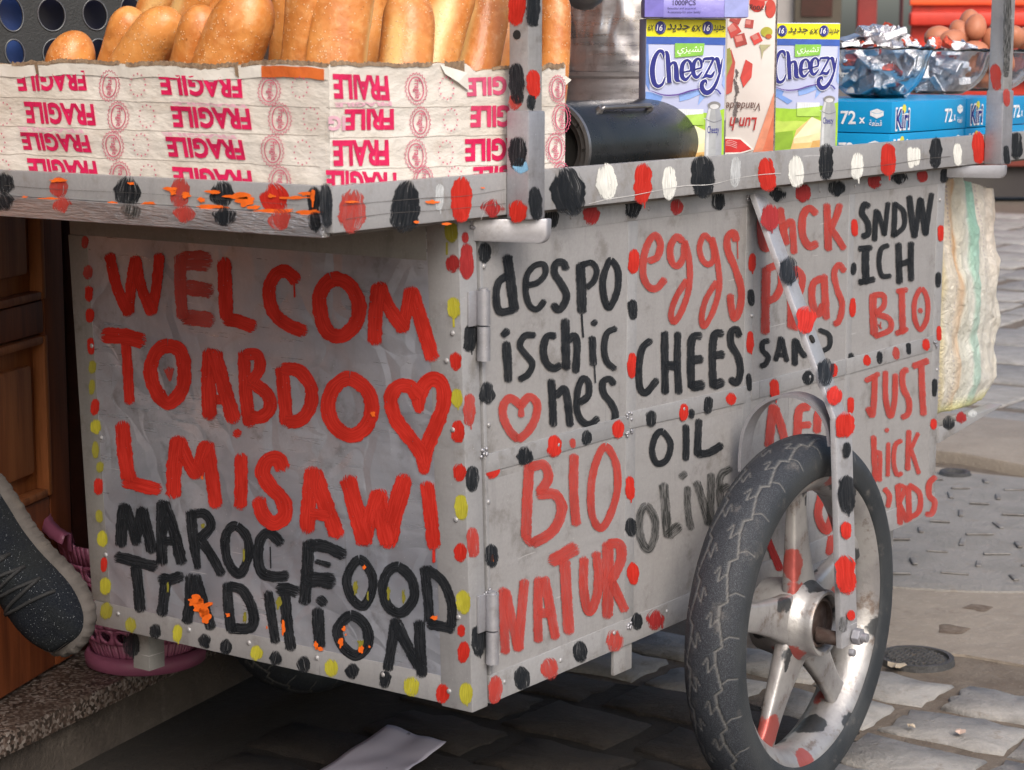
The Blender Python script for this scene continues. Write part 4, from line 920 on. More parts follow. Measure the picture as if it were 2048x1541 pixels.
# -- wheel
wheel = link(bpy.data.objects.new('wheel', None), cart, WC); wheel.empty_display_size = .05
NU, NV, REP = 1500, 90, 27
def tyre_mesh():
    u = np.arange(NU) / NU * 2 * PI; ph = np.linspace(-2.25, 2.25, NV)
    U, PH = np.meshgrid(u, ph, indexing='ij')
    Pd = 2 * PI * .28 / REP
    s = (U * REP / (2 * PI)) % 1.0 * Pd; v = PH * .042
    def seg(ax_, ay, bx, by):
        best = np.full(s.shape, 9.)
        for off in (-Pd, 0, Pd):
            px_, py_ = s - ax_ * Pd - off, v - ay; dx, dy = (bx - ax_) * Pd, by - ay
            t = np.clip((px_ * dx + py_ * dy) / (dx * dx + dy * dy), 0, 1)
            best = np.minimum(best, np.hypot(px_ - t * dx, py_ - t * dy))
        return best
    D = np.full(s.shape, 9.); Dt = np.full(s.shape, 9.)
    for sg in (1, -1):
        o = 0 if sg == 1 else .5
        for a, b_, c, d_ in ((0, .020, .62, .0285), (.62, .0285, .74, .019), (.74, .019, 1, .020)): D = np.minimum(D, seg(a + o, sg * a * 0 + sg * b_, c + o, sg * d_))
        for a, b_, c, d_ in ((0, .020, .22, .010), (.22, .010, -.12, .0085), (-.12, .0085, .05, .003), (.5, .027, .38, .038), (.38, .038, .42, .055)): Dt = np.minimum(Dt, seg(a + o, sg * b_, c + o, sg * d_))
    dep = .0028 * np.exp(-(D / .0013) ** 4) + .0018 * np.exp(-(Dt / .0010) ** 4)
    gro = np.maximum(np.exp(-(D / .0013) ** 2), .8 * np.exp(-(Dt / .0010) ** 2)) * (np.abs(PH) < 1.35)
    dep = dep * (np.abs(PH) < 1.4)
    rr = .037 - dep
    # flatter crown, squarer shoulders
    k = 1 - .06 * np.cos(PH) ** 6 * 0
    R_ = .243 + rr * np.cos(PH) * k; Y = .0445 * np.sin(PH) * (1 - dep * 12)
    R_ = np.where(np.abs(PH) > 1.75, R_ - .004 * np.sin((np.abs(PH) - 1.75) * 6), R_)
    X = R_ * np.cos(U); Zz = R_ * np.sin(U)
    V = np.stack([X, Y, Zz], -1).reshape(-1, 3)
    idx = np.arange(NU * NV).reshape(NU, NV); a = idx; b_ = np.roll(idx, -1, 0)
    F = np.stack([a[:, :-1], a[:, 1:], b_[:, 1:], b_[:, :-1]], -1).reshape(-1, 4)
    side = np.clip((np.abs(PH) - 1.0) * 2, 0, 1)
    return V, F, gro.ravel(), side.ravel()
V, F, gro, sid = tyre_mesh()
me = bpy.data.meshes.new('tyre'); me.vertices.add(len(V)); me.vertices.foreach_set('co', V.ravel().astype(np.float32))
me.loops.add(F.size); me.loops.foreach_set('vertex_index', F.ravel().astype(np.int32))
me.polygons.add(len(F)); me.polygons.foreach_set('loop_start', (np.arange(len(F)) * 4).astype(np.int32)); me.update(calc_edges=True)
me.polygons.foreach_set('use_smooth', [True] * len(F))
for k, a in (('gro', gro), ('sid', sid)):
    at = me.attributes.new(k, 'FLOAT', 'POINT'); at.data.foreach_set('value', a.astype(np.float32))
m, nt, b = newmat('worn_rubber'); v = coords(nt, 1, rnd=False)
ag = nt.nodes.new('ShaderNodeAttribute'); ag.attribute_name = 'gro'; as_ = nt.nodes.new('ShaderNodeAttribute'); as_.attribute_name = 'sid'
f = noi(nt, v, 700, 3, .7); f2 = noi(nt, v, 9, 5)
base = mixc(nt, mapr(nt, f, .45, .72), (.010, .013, .019), (.075, .083, .096))
sidec = mixc(nt, mapr(nt, f2, .35, .65), (.016, .020, .024), (.034, .038, .041))
col = mixc(nt, as_.outputs['Fac'], base, sidec)
col = mixc(nt, mapr(nt, noi(nt, v, 22, 7, .7), .56, .78, 0, .55), col, (.22, .20, .18))
col = mixc(nt, math_(nt, 'MULTIPLY', ag.outputs['Fac'], .75), col, (.20, .195, .185))
nt.links.new(col, b.inputs['Base Color']); b.inputs['Roughness'].default_value = .62
bump(nt, b, f, .7, .0012); me.materials.append(m); M['rubber'] = m
ty = bpy.data.objects.new('tyre', me); link(ty, wheel, WC)
# painted cast rim with patches of red and black brushed on
m, nt, b = newmat('painted_cast_rim'); v = coords(nt, 1, rnd=False)
pn = nt.nodes.new('ShaderNodeTexVoronoi'); pn.inputs['Scale'].default_value = 15
vd = nt.nodes.new('ShaderNodeVectorMath'); vd.operation = 'MULTIPLY_ADD'; nz = nod(nt, 'ShaderNodeTexNoise'); nz.inputs['Scale'].default_value = 55; nz.inputs['Detail'].default_value = 4
nt.links.new(v, nz.inputs['Vector']); nt.links.new(nz.outputs['Color'], vd.inputs[0]); vd.inputs[1].default_value = (.028, .028, .028); nt.links.new(v, vd.inputs[2]); nt.links.new(vd.outputs[0], pn.inputs['Vector'])
sp_ = nt.nodes.new('ShaderNodeSeparateColor'); nt.links.new(pn.outputs['Color'], sp_.inputs[0])
near = mapr(nt, pn.outputs['Distance'], .34, .40, 1, 0)
mr = math_(nt, 'MULTIPLY', near, mapr(nt, sp_.outputs[0], .70, .71)); mb = math_(nt, 'MULTIPLY', near, mapr(nt, sp_.outputs[0], .29, .30, 1, 0))
col = mixc(nt, mapr(nt, noi(nt, v, 14, 6), .35, .65), (.44, .43, .42), (.30, .29, .29))
col = mixc(nt, mapr(nt, noi(nt, v, 30, 8, .7), .52, .68, 0, .8), col, (.17, .12, .09))
col = mixc(nt, math_(nt, 'MULTIPLY', mr, .85), col, (.42, .06, .045)); col = mixc(nt, math_(nt, 'MULTIPLY', mb, .9), col, (.03, .035, .04))
nt.links.new(col, b.inputs['Base Color']); b.inputs['Metallic'].default_value = .6; b.inputs['Roughness'].default_value = .42
bump(nt, b, noi(nt, v, 50, 6, .65), .35, .004); M['rim'] = m
prof = [(.2215, -.037), (.2235, -.034), (.2225, -.030), (.2150, -.028), (.2120, -.018), (.2000, -.012), (.198, 0), (.2000, .012), (.2120, .018), (.2150, .028), (.2225, .034), (.218, .037), (.205, .033), (.193, .015), (.190, 0), (.192, -.014), (.203, -.028), (.213, -.036)]
prof = [(r + .0045, h) for r, h in prof]
V, F = lathe(prof, WC, (0, 1, 0), 96, closed=True)
mk('rim', V, F, M['rim'], wheel, smooth=True, auto=.9)
hp = [(.0, -.030), (.038, -.032), (.041, -.046), (.0435, -.052), (.0485, -.053), (.0510, -.049), (.050, -.042), (.054, -.032), (.060, -.024), (.064, -.012), (.064, .008), (.060, .02), (.055, .05), (.0, .055)]
V, F = lathe(hp, WC, (0, 1, 0), 56); mk('hub', V, F, M['rim'], wheel, smooth=True, auto=.9)
V, F = lathe([(0, -.0335), (.0345, -.0345)], WC, (0, 1, 0), 30)
mk('hub_recess', *lathe([(.0, -.034), (.036, -.0345), (.037, -.045), (.033, -.045), (.032, -.038), (0, -.038)], WC, (0, 1, 0), 36), M['rust'], wheel, smooth=True, auto=.6)
def spoke(ang):
    V, F = [], []; n, k = 14, 16; ca, sa = math.cos(ang), math.sin(ang)
    for i in range(n + 1):
        t = i / n; r = .05 + (.212 - .05) * t
        wd = .039 + .036 * (1 - t) ** 2.2 + .016 * max(0, t - .75) ** 2 * 16; th = .0075 + .006 * (1 - t)
        for j in range(k):
            a = 2 * PI * j / k; c_, s_ = math.cos(a), math.sin(a)
            c_ = math.copysign(abs(c_) ** .32, c_); s_ = math.copysign(abs(s_) ** .5, s_)
            lx, ly = wd * .5 * c_, th * s_ - .004 + .010 * t * (1 - t) - .004
            V.append(WC + v3((ca * r - sa * lx, ly, sa * r + ca * lx)))
    for i in range(n):
        for j in range(k): F.append((i * k + j, i * k + (j + 1) % k, (i + 1) * k + (j + 1) % k, (i + 1) * k + j))
    return mk('spoke', V, F, M['rim'], wheel, smooth=True)
for k in range(5): spoke(math.radians(95 + 72 * k))
mk('axle', *join(cyl(WC + v3((0, -.088, -.02)), WC + v3((0, .1, -.0)), .008, n=14)), M['rust'], wheel, smooth=True, auto=.7)
nut = v3((A2[0] + .012, A2[1] - .006, A2[2] + .012))
mk('axle_nut', *join(cyl(nut, nut + v3((0, -.012, 0)), .013, n=6), cyl(nut + v3((0, -.012, 0)), nut + v3((0, -.022, 0)), .007, n=12), cyl(nut + v3((-.014, 0, -.022)), nut + v3((-.014, -.008, -.022)), .006, n=8)), M['silver'], wheel, bevel=.0012)
mk('axle_spacer', *cyl(nut + v3((-.028, .012, 0)), nut + v3((-.028, .045, 0)), .011, n=12), M['rust'], wheel, smooth=True, auto=.7)
# brake lever stub behind the spokes
bar('brake_arm', W((1652, 1375), ('y', -.08)), W((1690, 1290), ('y', -.08)), .016, .004, par=wheel, m='rust')
# opposite wheel, partly seen in the shade under the box
w2 = link(bpy.data.objects.new('wheel', None), cart, WC + v3((0, .93, 0)))
for ch in wheel.children:
    if ch.name.split('.')[0] in ('tyre', 'rim', 'hub', 'spoke', 'axle'):
        c_ = ch.copy(); COL.objects.link(c_); c_.parent = w2
mk('fork_strut', *box((.64, .80, .25), (.69, .81, .91)), M['strut'], cart)

# ================================================================== PRINT HELPERS
PM = {}
def pmat(c, rough=.4):
    k = tuple(c)
    if k not in PM: PM[k] = flat('print_ink', c, rough)
    return PM[k]
class Print:
    """flat print on a plane: polygons, ribbons and text in local 2-D, mapped by fn(u, v, lift) -> world"""
    def __init__(s, fn): s.fn = fn; s.by = {}; s.k = 0
    def add(s, V2, F, c, lift=None):
        s.k += 1; l = (lift if lift is not None else s.k * .00005) + .0004
        V, FF = s.by.setdefault(tuple(c), ([], [])); o = len(V)
        V += [s.fn(x, y, l) for x, y in V2]; FF += [tuple(i + o for i in f) for f in F]
    def poly(s, pts, c, lift=None): s.add(pts, [tuple(range(len(pts)))], c, lift)
    def ell(s, x, y, a, b_, c, n=24, rot=0):
        s.poly([(x + a * math.cos(t) * math.cos(rot) - b_ * math.sin(t) * math.sin(rot), y + a * math.cos(t) * math.sin(rot) + b_ * math.sin(t) * math.cos(rot)) for t in np.linspace(0, 2 * PI, n, endpoint=False)], c)
    def rib(s, pts, c, closed=False, step=3.0, wd=None):
        P = catmull([(p[0], p[1], p[2] if len(p) > 2 else wd) for p in pts], step, closed); n = len(P); V = []
        for i in range(n):
            d = (P[min(i + 1, n - 1)] - P[max(i - 1, 0)])[:2]; d /= np.linalg.norm(d) + 1e-9; nn = np.array([-d[1], d[0]])
            V += [tuple(P[i][:2] + nn * P[i][2] / 2), tuple(P[i][:2] - nn * P[i][2] / 2)]
        s.add(V, [(2 * i, 2 * i + 1, 2 * i + 3, 2 * i + 2) for i in range(n - 1)], c)
    def text(s, t, q, c, bold=.0, shear=0.):
        """q = quad [tl,tr,br,bl] in local coords"""
        V, F = txt(t, bold, shear); s.add([tuple(p) for p in quadmap(V, q)], F, c)
    def box_text(s, t, x0, y0, x1, y1, c, bold=0., shear=0., flip=False):
        q = [(x0, y0), (x1, y0), (x1, y1), (x0, y1)]
        if flip: q = [q[2], q[3], q[0], q[1]]
        s.text(t, q, c, bold, shear)
    def done(s, parent, name='print'):
        for c, (V, F) in s.by.items(): mk(name, V, F, pmat(c), parent)

# ================================================================== BREAD CRATE
crate = thing('bread_crate', 'cardboard box wrapped in white FRAGILE tape and full of bread on the cart tray', 'box', (-.05, .35, .931))
cx0, cx1, cy0, cy1, cz0, cz1 = -.286, .183, -.0155, .78, .9305, 1.110
def topz(a, side):
    z = cz1 + .005 * noise.noise(Vector((a * 9, side, 0))) + .0022 * noise.noise(Vector((a * 40, side, 3)))
    if side == 1: z += -.0085 * max(0, min(1, (a - (-.03)) * 60)) * (1 if a < .12 else max(0, 1 - (a - .12) * 40)) * .9
    return z
def wv(a, z, side):
    e = min(1, max(0, min(a - (cy0 if side == 0 else cx0), (cy1 if side == 0 else cx1) - a) * 25))
    return (.0022 * noise.noise(Vector((a * 11, z * 16, side * 5))) + .0007 * noise.noise(Vector((a * 60, z * 70, side)))) * e + .0006 * math.sin((z - .93) * 2 * PI / .042) * e
def wall_pt(a, z, side, lift=0):
    d = wv(a, z, side) + lift
    return v3((cx0 - d, a, z)) if side == 0 else v3((a, cy0 - d, z))
def cwall(side):
    a0, a1 = (cy0, cy1) if side == 0 else (cx0, cx1); na, nz = (110, 26) if side == 0 else (70, 26)
    V, F = [], []
    for i in range(na + 1):
        a = a0 + (a1 - a0) * i / na
        for j in range(nz + 1):
            V.append(wall_pt(a, cz0 + (topz(a, side) - cz0) * j / nz, side))
        q = V[-1]; d = v3((.006, 0, 0)) if side == 0 else v3((0, .006, 0))
        V += [q + d * .3 + v3((0, 0, .0025 * noise.noise(Vector((a * 120, 2, 2))) + .001)), q + d, q + d - v3((0, 0, .15))]
    w_ = nz + 4
    for i in range(na):
        for j in range(w_ - 1):
            q = (i * w_ + j, (i + 1) * w_ + j, (i + 1) * w_ + j + 1, i * w_ + j + 1)
            F.append(q if side == 1 else q[::-1])
    mi = []
    for i in range(na):
        for j in range(w_ - 1): mi.append(1 if j >= nz else 0)
    return mk('side_wall', V, F, [M['tape'], M['cardboard']], crate, smooth=True, midx=mi, auto=.8)
wf, ws = cwall(0), cwall(1)
mk('side_wall', *box((cx0 + .002, cy1 - .006, cz0), (cx1, cy1, 1.105)), M['cardboard'], crate)
mk('side_wall', *box((cx1 - .006, cy0 + .0065, cz0), (cx1, cy1 - .0065, 1.107)), M['cardboard'], crate)
mk('base', *box((cx0 + .007, cy0 + .007, cz0), (cx1 - .0065, cy1 - .0065, cz0 + .005)), M['cardboard'], crate)
# ragged brown edge and torn corner
def ragged(name, side, a0, a1, h, m, lift=.0012, zoff=0., seed=1, n=None, drop=.5):
    n = n or int(abs(a1 - a0) / .0022); V, F = [], []; r = random.Random(seed)
    for i in range(n + 1):
        a = a0 + (a1 - a0) * i / n; z = topz(a, side) + zoff
        V.append(wall_pt(a, z + .0022 + .002 * r.random(), side, lift - .001)); V.append(wall_pt(a, z - h * (drop + (1 - drop) * abs(noise.noise(Vector((a * 70, seed, 0))) * 2)), side, lift))
    for i in range(n): F.append((2 * i, 2 * i + 1, 2 * i + 3, 2 * i + 2))
    return mk(name, V, F, m, crate)
M['card2'] = mat('torn_cardboard', (.30, .21, .13), (.17, .11, .07), 120, .95, 0, .8, 300)
for a0, a1, h, sd in ((.75, .55, .003, 1), (.50, .31, .0022, 2), (.30, .12, .004, 3), (.115, -.014, .003, 4)): ragged('torn_edge', 0, a0, a1, h, M['card2'], seed=sd)
for a0, a1, h, sd in ((-.285, -.10, .0022, 5), (-.075, -.035, .016, 6), (.02, .12, .002, 7), (.12, .18, .005, 8)): ragged('torn_edge', 1, a0, a1, h, M['card2'], seed=sd)
# fold seams in the top band, and a piece of orange tape
foldm = mat('tape_fold', (.80, .77, .71), (.68, .64, .57), 20, .4, 0, .5, 60)
def band(side, a0, a1, ztop, zbot, m, name, lift, n=40, curve=0):
    V = []
    for i in range(n + 1):
        a = a0 + (a1 - a0) * i / n
        V += [wall_pt(a, topz(a, side) + ztop, side, lift), wall_pt(a, topz(a, side) + zbot + curve * (i / n) ** 2 + .0012 * noise.noise(Vector((a * 22, 4, side))), side, lift + .0004)]
    o = mk(name, V, [(2 * i, 2 * i + 1, 2 * i + 3, 2 * i + 2) for i in range(n)], m, crate); return o
b1 = band(0, .75, -.0145, -.002, -.0155, foldm, 'tape_fold', .0009)
orange = mat('orange_tape', (.72, .17, .035), (.58, .12, .03), 30, .4, 0, .4, 90)
band(0, .083, -.010, -.0035, -.0158, orange, 'orange_tape', .0020, 20)
for a in (.455, .122):
    V = [wall_pt(a + d, z, 0, .0024) for d, z in ((-.003, topz(a, 0) + .001), (.003, topz(a, 0) + .001), (.001, 1.098), (-.004, 1.095))]
    mk('torn_edge', V, [(0, 1, 2, 3)], M['card2'], crate)
V = [wall_pt(a, z, 1, l) for a, z, l in ((-.085, 1.110, .001), (-.035, 1.100, .005), (-.030, 1.078, .003), (-.055, 1.089, .006), (-.078, 1.099, .004))]
mk('torn_flap', V, [(0, 1, 3, 4), (1, 2, 3)], foldm, crate)
mk('torn_flap', [wall_pt(.182, 1.095, 1, .0), wall_pt(.193, 1.089, 1, .003), wall_pt(.183, 1.082, 1, .0)], [(0, 1, 2)], foldm, crate)
# tape rows: thin strips lapped over each other (px y of the seams on both faces)
seamm = mat('tape_overlap', (.66, .61, .55), (.50, .45, .40), 40, .5)
def tape_seam(side, ys, xa, xb):
    pl = ('x', cx0) if side == 0 else ('y', cy0)
    A, B = W((xa, ys[0]), pl), W((xb, ys[1]), pl); n = 60; V = []
    for i in range(n + 1):
        q = A + (B - A) * i / n; a = q[1] if side == 0 else q[0]
        zz = q[2] + .0018 * noise.noise(Vector((a * 30, ys[0], 0)))
        V += [wall_pt(a, zz + .0004, side, .0008), wall_pt(a, zz - .0005, side, .0004)]
    mk('tape_seam', V, [(2 * i, 2 * i + 1, 2 * i + 3, 2 * i + 2) for i in range(n)], seamm, crate)
for ya, yb in ((193, 216), (251, 272), (306, 334)): tape_seam(0, (ya, yb), -30, 640)
for ya, yb in ((216, 212), (277, 268), (341, 326)): tape_seam(1, (ya, yb), 652, 1128)
tape_seam(0, (133, 147), -20, 640)
# printing
PINK = (.66, .018, .10); PALE = (.62, .12, .20); FADE = (.72, .42, .50)
def crfn(side):
    pl = ('x', cx0) if side == 0 else ('y', cy0)
    def fn(x, y, l):
        q = W((x, y), pl); a = q[1] if side == 0 else q[0]
        return wall_pt(a, q[2], side, l + .0004)
    return fn
def seal(P, x, y, rx, ry):
    n = 24; ring = []
    P.rib([(x + rx * .62 * math.cos(t), y + ry * .72 * math.sin(t)) for t in np.linspace(0, 2 * PI, 28, endpoint=False)], PALE, True, 3, 2.0)
    zz = []
    for k in range(2 * 22):
        t = 2 * PI * k / 44; r = 1.0 if k % 2 else .86
        zz.append((x + rx * .95 * r * math.cos(t), y + ry * r * math.sin(t)))
    V, F = [], []
    for k in range(44):
        a, b_ = np.array(zz[k]), np.array(zz[(k + 1) % 44]); d = b_ - a; nn = np.array([-d[1], d[0]]) / (np.linalg.norm(d) + 1e-6) * .6
        o = len(V); V += [tuple(a + nn), tuple(a - nn), tuple(b_ - nn), tuple(b_ + nn)]; F.append((o, o + 1, o + 2, o + 3))
    P.add(V, F, PALE)
    # the word runs down the seal
    P.text('Fragile', [(x + rx * .34, y - ry * .56), (x + rx * .34, y + ry * .58), (x - rx * .28, y + ry * .58), (x - rx * .28, y - ry * .56)], PALE, .012)
def stars(P, x, y, rx, ry, k0=0, k1=12, c=PALE):
    for k in range(k0, k1):
        t = 2 * PI * k / 12 - PI / 2; cx_, cy_ = x + rx * math.cos(t), y + ry * math.sin(t)
        V = [(cx_ + (2.7 if j % 2 == 0 else 1.1) * math.cos(-PI / 2 + j * PI / 5) * .85, cy_ + (2.9 if j % 2 == 0 else 1.2) * math.sin(-PI / 2 + j * PI / 5)) for j in range(10)]
        P.add(V + [(cx_, cy_)], [(10, j, (j + 1) % 10) for j in range(10)], c)
# word squares: upside-down FRAGILE between px quads; top edge (x0,y0)-(x1,y0b), height h
def frag(P, x0, y0, x1, y1, h, c=PINK, word_='FRAGILE', lean=6, cut=None):
    V, F = txt(word_, .042, 0)
    q = [(x0 + lean, y0 + h), (x0, y0), (x1, y1), (x1 + lean, y1 + h)]      # rotated by 180: text tl -> bottom right
    q = [(x1 + lean, y1 + h), (x0 + lean, y0 + h), (x0, y0), (x1, y1)]
    VV = [tuple(p) for p in quadmap(V, q)]
    if cut: VV = [(x, min(y, cut(x))) for x, y in VV]
    P.add(VV, F, c)
P = Print(crfn(0))
for r_, (fx, fy, fx2, fy2, h) in enumerate([(31, 142, 168, 141, 41), (48, 203, 188, 208, 44), (42, 264, 178, 270, 36), (55, 316, 192, 322, 26), (318, 149, 482, 156, 41), (341, 212, 500, 217, 43), (332, 273, 486, 280, 41), (345, 333, 502, 341, 24)]):
    full = 44
    if h < 30:   # row cut off by the rail: print the whole word, hidden behind the rail
        frag(P, fx, fy, fx2, fy2, 42)
    else: frag(P, fx, fy, fx2, fy2, h)
for (x, y, rx, ry) in [(219, 172, 23, 32), (238, 234, 23, 32), (228, 292, 23, 30), (241, 352, 23, 30), (540, 182, 25, 30), (561, 238, 25, 33), (548, 302, 25, 33), (563, 362, 25, 30)]: seal(P, x, y, rx, ry)
for (x, y, a, b_) in [(279, 170, 15, 22), (297, 233, 15, 22), (287, 290, 15, 22), (301, 350, 15, 20), (12, 228, 15, 22), (4, 285, 13, 20), (15, 340, 13, 20), (608, 175, 16, 20), (630, 238, 15, 22), (614, 305, 16, 24)]: stars(P, x, y, a, b_)
frag(P, 45, 253, 175, 258, 9, FADE); frag(P, 332, 264, 480, 270, 8, FADE); frag(P, 350, 203, 500, 209, 7, FADE)
P.done(wf)
P = Print(crfn(1))
frag(P, 664, 148, 775, 152, 50, (.62, .02, .10), 'FRAILE', 3); frag(P, 688, 219, 786, 218, 42, PINK, 'FRILE', 2); frag(P, 664, 281, 776, 280, 52, PINK, 'FRALE', 2); frag(P, 650, 340, 790, 345, 44, PINK, 'FRAGILE', 2)
frag(P, 932, 156, 1012, 152, 38, (.66, .10, .20), 'GILE', 0); frag(P, 941, 212, 1022, 210, 44, (.66, .05, .14), 'GILE', 0); frag(P, 930, 278, 1040, 275, 46, PINK, 'AGILE', 0); frag(P, 944, 334, 1024, 330, 36, PINK, 'GILE', 0)
frag(P, 668, 206, 780, 203, 9, FADE, 'FRAGILE', 2); frag(P, 655, 232, 690, 232, 30, FADE, 'IG', 0)
for (x, y, rx, ry) in [(832, 178, 24, 33), (840, 245, 23, 32), (830, 312, 24, 34), (843, 360, 22, 30), (1113, 178, 18, 28), (1121, 237, 19, 32), (1109, 297, 20, 32), (1119, 350, 18, 28)]: seal(P, x, y, rx, ry)
for (x, y, a, b_) in [(890, 177, 14, 22), (898, 240, 14, 22), (888, 305, 15, 23), (903, 352, 14, 18)]: stars(P, x, y, a, b_)
P.done(ws)

# ================================================================== BREAD
m, nt, b = newmat('bread_crust'); v = coords(nt, 1)
a_ = nt.nodes.new('ShaderNodeAttribute'); a_.attribute_name = 'pale'
oi = nt.nodes.new('ShaderNodeObjectInfo')
f = noi(nt, v, 14, 5, .6, .5); g2 = noi(nt, v, 90, 4)
col = mixc(nt, mapr(nt, math_(nt, 'ADD', f, math_(nt, 'MULTIPLY', oi.outputs['Random'], .12)), .34, .74), (.70, .30, .080), (.47, .145, .028))
col = mixc(nt, mapr(nt, g2, .45, .75, 0, .35), col, (.80, .44, .18))
col = mixc(nt, mapr(nt, math_(nt, 'ADD', a_.outputs['Fac'], math_(nt, 'MULTIPLY', math_(nt, 'SUBTRACT', f, .5), .9)), .25, .95), col, (.72, .46, .18))
col = mixc(nt, mapr(nt, noi(nt, v, 170, 2), .72, .78, 0, .7), col, (.20, .07, .02))
vo = nod(nt, 'ShaderNodeTexVoronoi'); vo.inputs['Scale'].default_value = 330; vo.inputs['Randomness'].default_value = 1; nt.links.new(v, vo.inputs['Vector'])
sp2 = nt.nodes.new('ShaderNodeSeparateColor'); nt.links.new(vo.outputs['Color'], sp2.inputs[0])
dens = mapr(nt, noi(nt, v, 17, 3), .42, .66, .06, .55)
spk = math_(nt, 'MULTIPLY', mapr(nt, vo.outputs['Distance'], .22, .34, 1, 0), math_(nt, 'LESS_THAN', sp2.outputs[0], dens))
col = mixc(nt, math_(nt, 'MULTIPLY', spk, .75), col, (.86, .60, .36))
nt.links.new(col, b.inputs['Base Color']); b.inputs['Roughness'].default_value = .36
fl = mapr(nt, noi(nt, v, 26, 6, .7), .55, .75, 0, .45); col2 = mixc(nt, fl, col, (.74, .50, .28)); col2 = mixc(nt, mapr(nt, noi(nt, v, 48, 5, .7), .58, .72, 0, .5), col2, (.34, .10, .02)); nt.links.new(col2, b.inputs['Base Color'])
b.inputs['Subsurface Weight'].default_value = .05; b.inputs['Subsurface Radius'].default_value = (.006, .003, .001)
bump(nt, b, math_(nt, 'ADD', math_(nt, 'MULTIPLY', spk, .35), math_(nt, 'ADD', math_(nt, 'MULTIPLY', f, .5), math_(nt, 'MULTIPLY', g2, .5))), .7, .003); M['bread'] = m
def loaf(tip, base, wpx, pl, label, r_flat=.8, crease=None, pale=(), blunt=2.4, seed=0, lean=0.0):
    """loaf standing in the crate; tip/base in px on plane pl, crease angle in radians round the loaf"""
    T = W(tip, pl); B = W(base, pl); T = T + yaw * lean
    d = T - B; L0 = np.linalg.norm(d); d /= L0
    k = max(.0, (B[2] - .945)) / max(.3, d[2]); B = B - d * k * .96; L = np.linalg.norm(T - B)
    R0 = wpx * 1.17 / 2 * dist(T) / F_PX
    vw = T - CAM; vw /= np.linalg.norm(vw)
    s = np.cross(d, vw); s /= np.linalg.norm(s); n_ = np.cross(s, d)            # s: image right-ish, n_: away / toward
    if n_ @ vw > 0: n_ = -n_
    if s @ rgt < 0: s = -s
    V, F, pa = [], [], []; nu, nv = 60, 56; rr = random.Random(seed)
    for i in range(nu + 1):
        t = i / nu; e = 1 - math.cos(PI * t); t2 = (1 - math.cos(PI * t)) / 2
        h = t2 * L; endd = min(h, L - h) / (R0 * 1.35)
        prof = (1 - max(0, 1 - endd) ** blunt) ** (1 / 2.0) if endd < 1 else 1
        prof *= 1 - .07 * (t2 - .5) ** 2 * 4 * 1
        bend = .010 * math.sin(PI * t2) * rr.uniform(.99, 1.01) * (1 if seed % 2 else -1)
        for j in range(nv):
            a = 2 * PI * j / nv; ca, sa = math.cos(a), math.sin(a)
            r = R0 * prof * (1 + .035 * noise.noise(Vector((ca * 1.3 + seed, sa * 1.3, h * 14))) + .008 * noise.noise(Vector((ca * 6, sa * 6 + seed, h * 60))))
            p_ = 0
            if crease is not None:
                for cr in (crease if isinstance(crease, (list, tuple)) else [crease]):
                    da_ = (a - cr + PI + .25 * (t2 - .7)) % (2 * PI) - PI
                    q = math.exp(-(da_ / .22) ** 2) * min(1, endd * .8); r *= 1 - .10 * q + .05 * math.exp(-((abs(da_) - .42) / .16) ** 2) * min(1, endd); p_ = max(p_, q)
            for cr, wd_ in pale:
                da_ = (a - cr + PI) % (2 * PI) - PI; p_ = max(p_, math.exp(-(da_ / wd_) ** 2) * min(1, max(0, endd - .3)))
            V.append(B + d * h + s * (r * ca + bend) + n_ * r * sa * r_flat); pa.append(p_)
    for i in range(nu):
        for j in range(nv): F.append((i * nv + j, i * nv + (j + 1) % nv, (i + 1) * nv + (j + 1) % nv, (i + 1) * nv + j))
    nF = len(V); F += [tuple(range(nv))[::-1], tuple(range(nu * nv, nu * nv + nv))]
    o = mk('bread_loaf', V, F, M['bread'], None, smooth=True, attrs=dict(pale=pa)); tag(o, label, 'bread', 'bread loaves standing in the crate'); return o
LX = ('x', -.225); LY = ('y', .045)
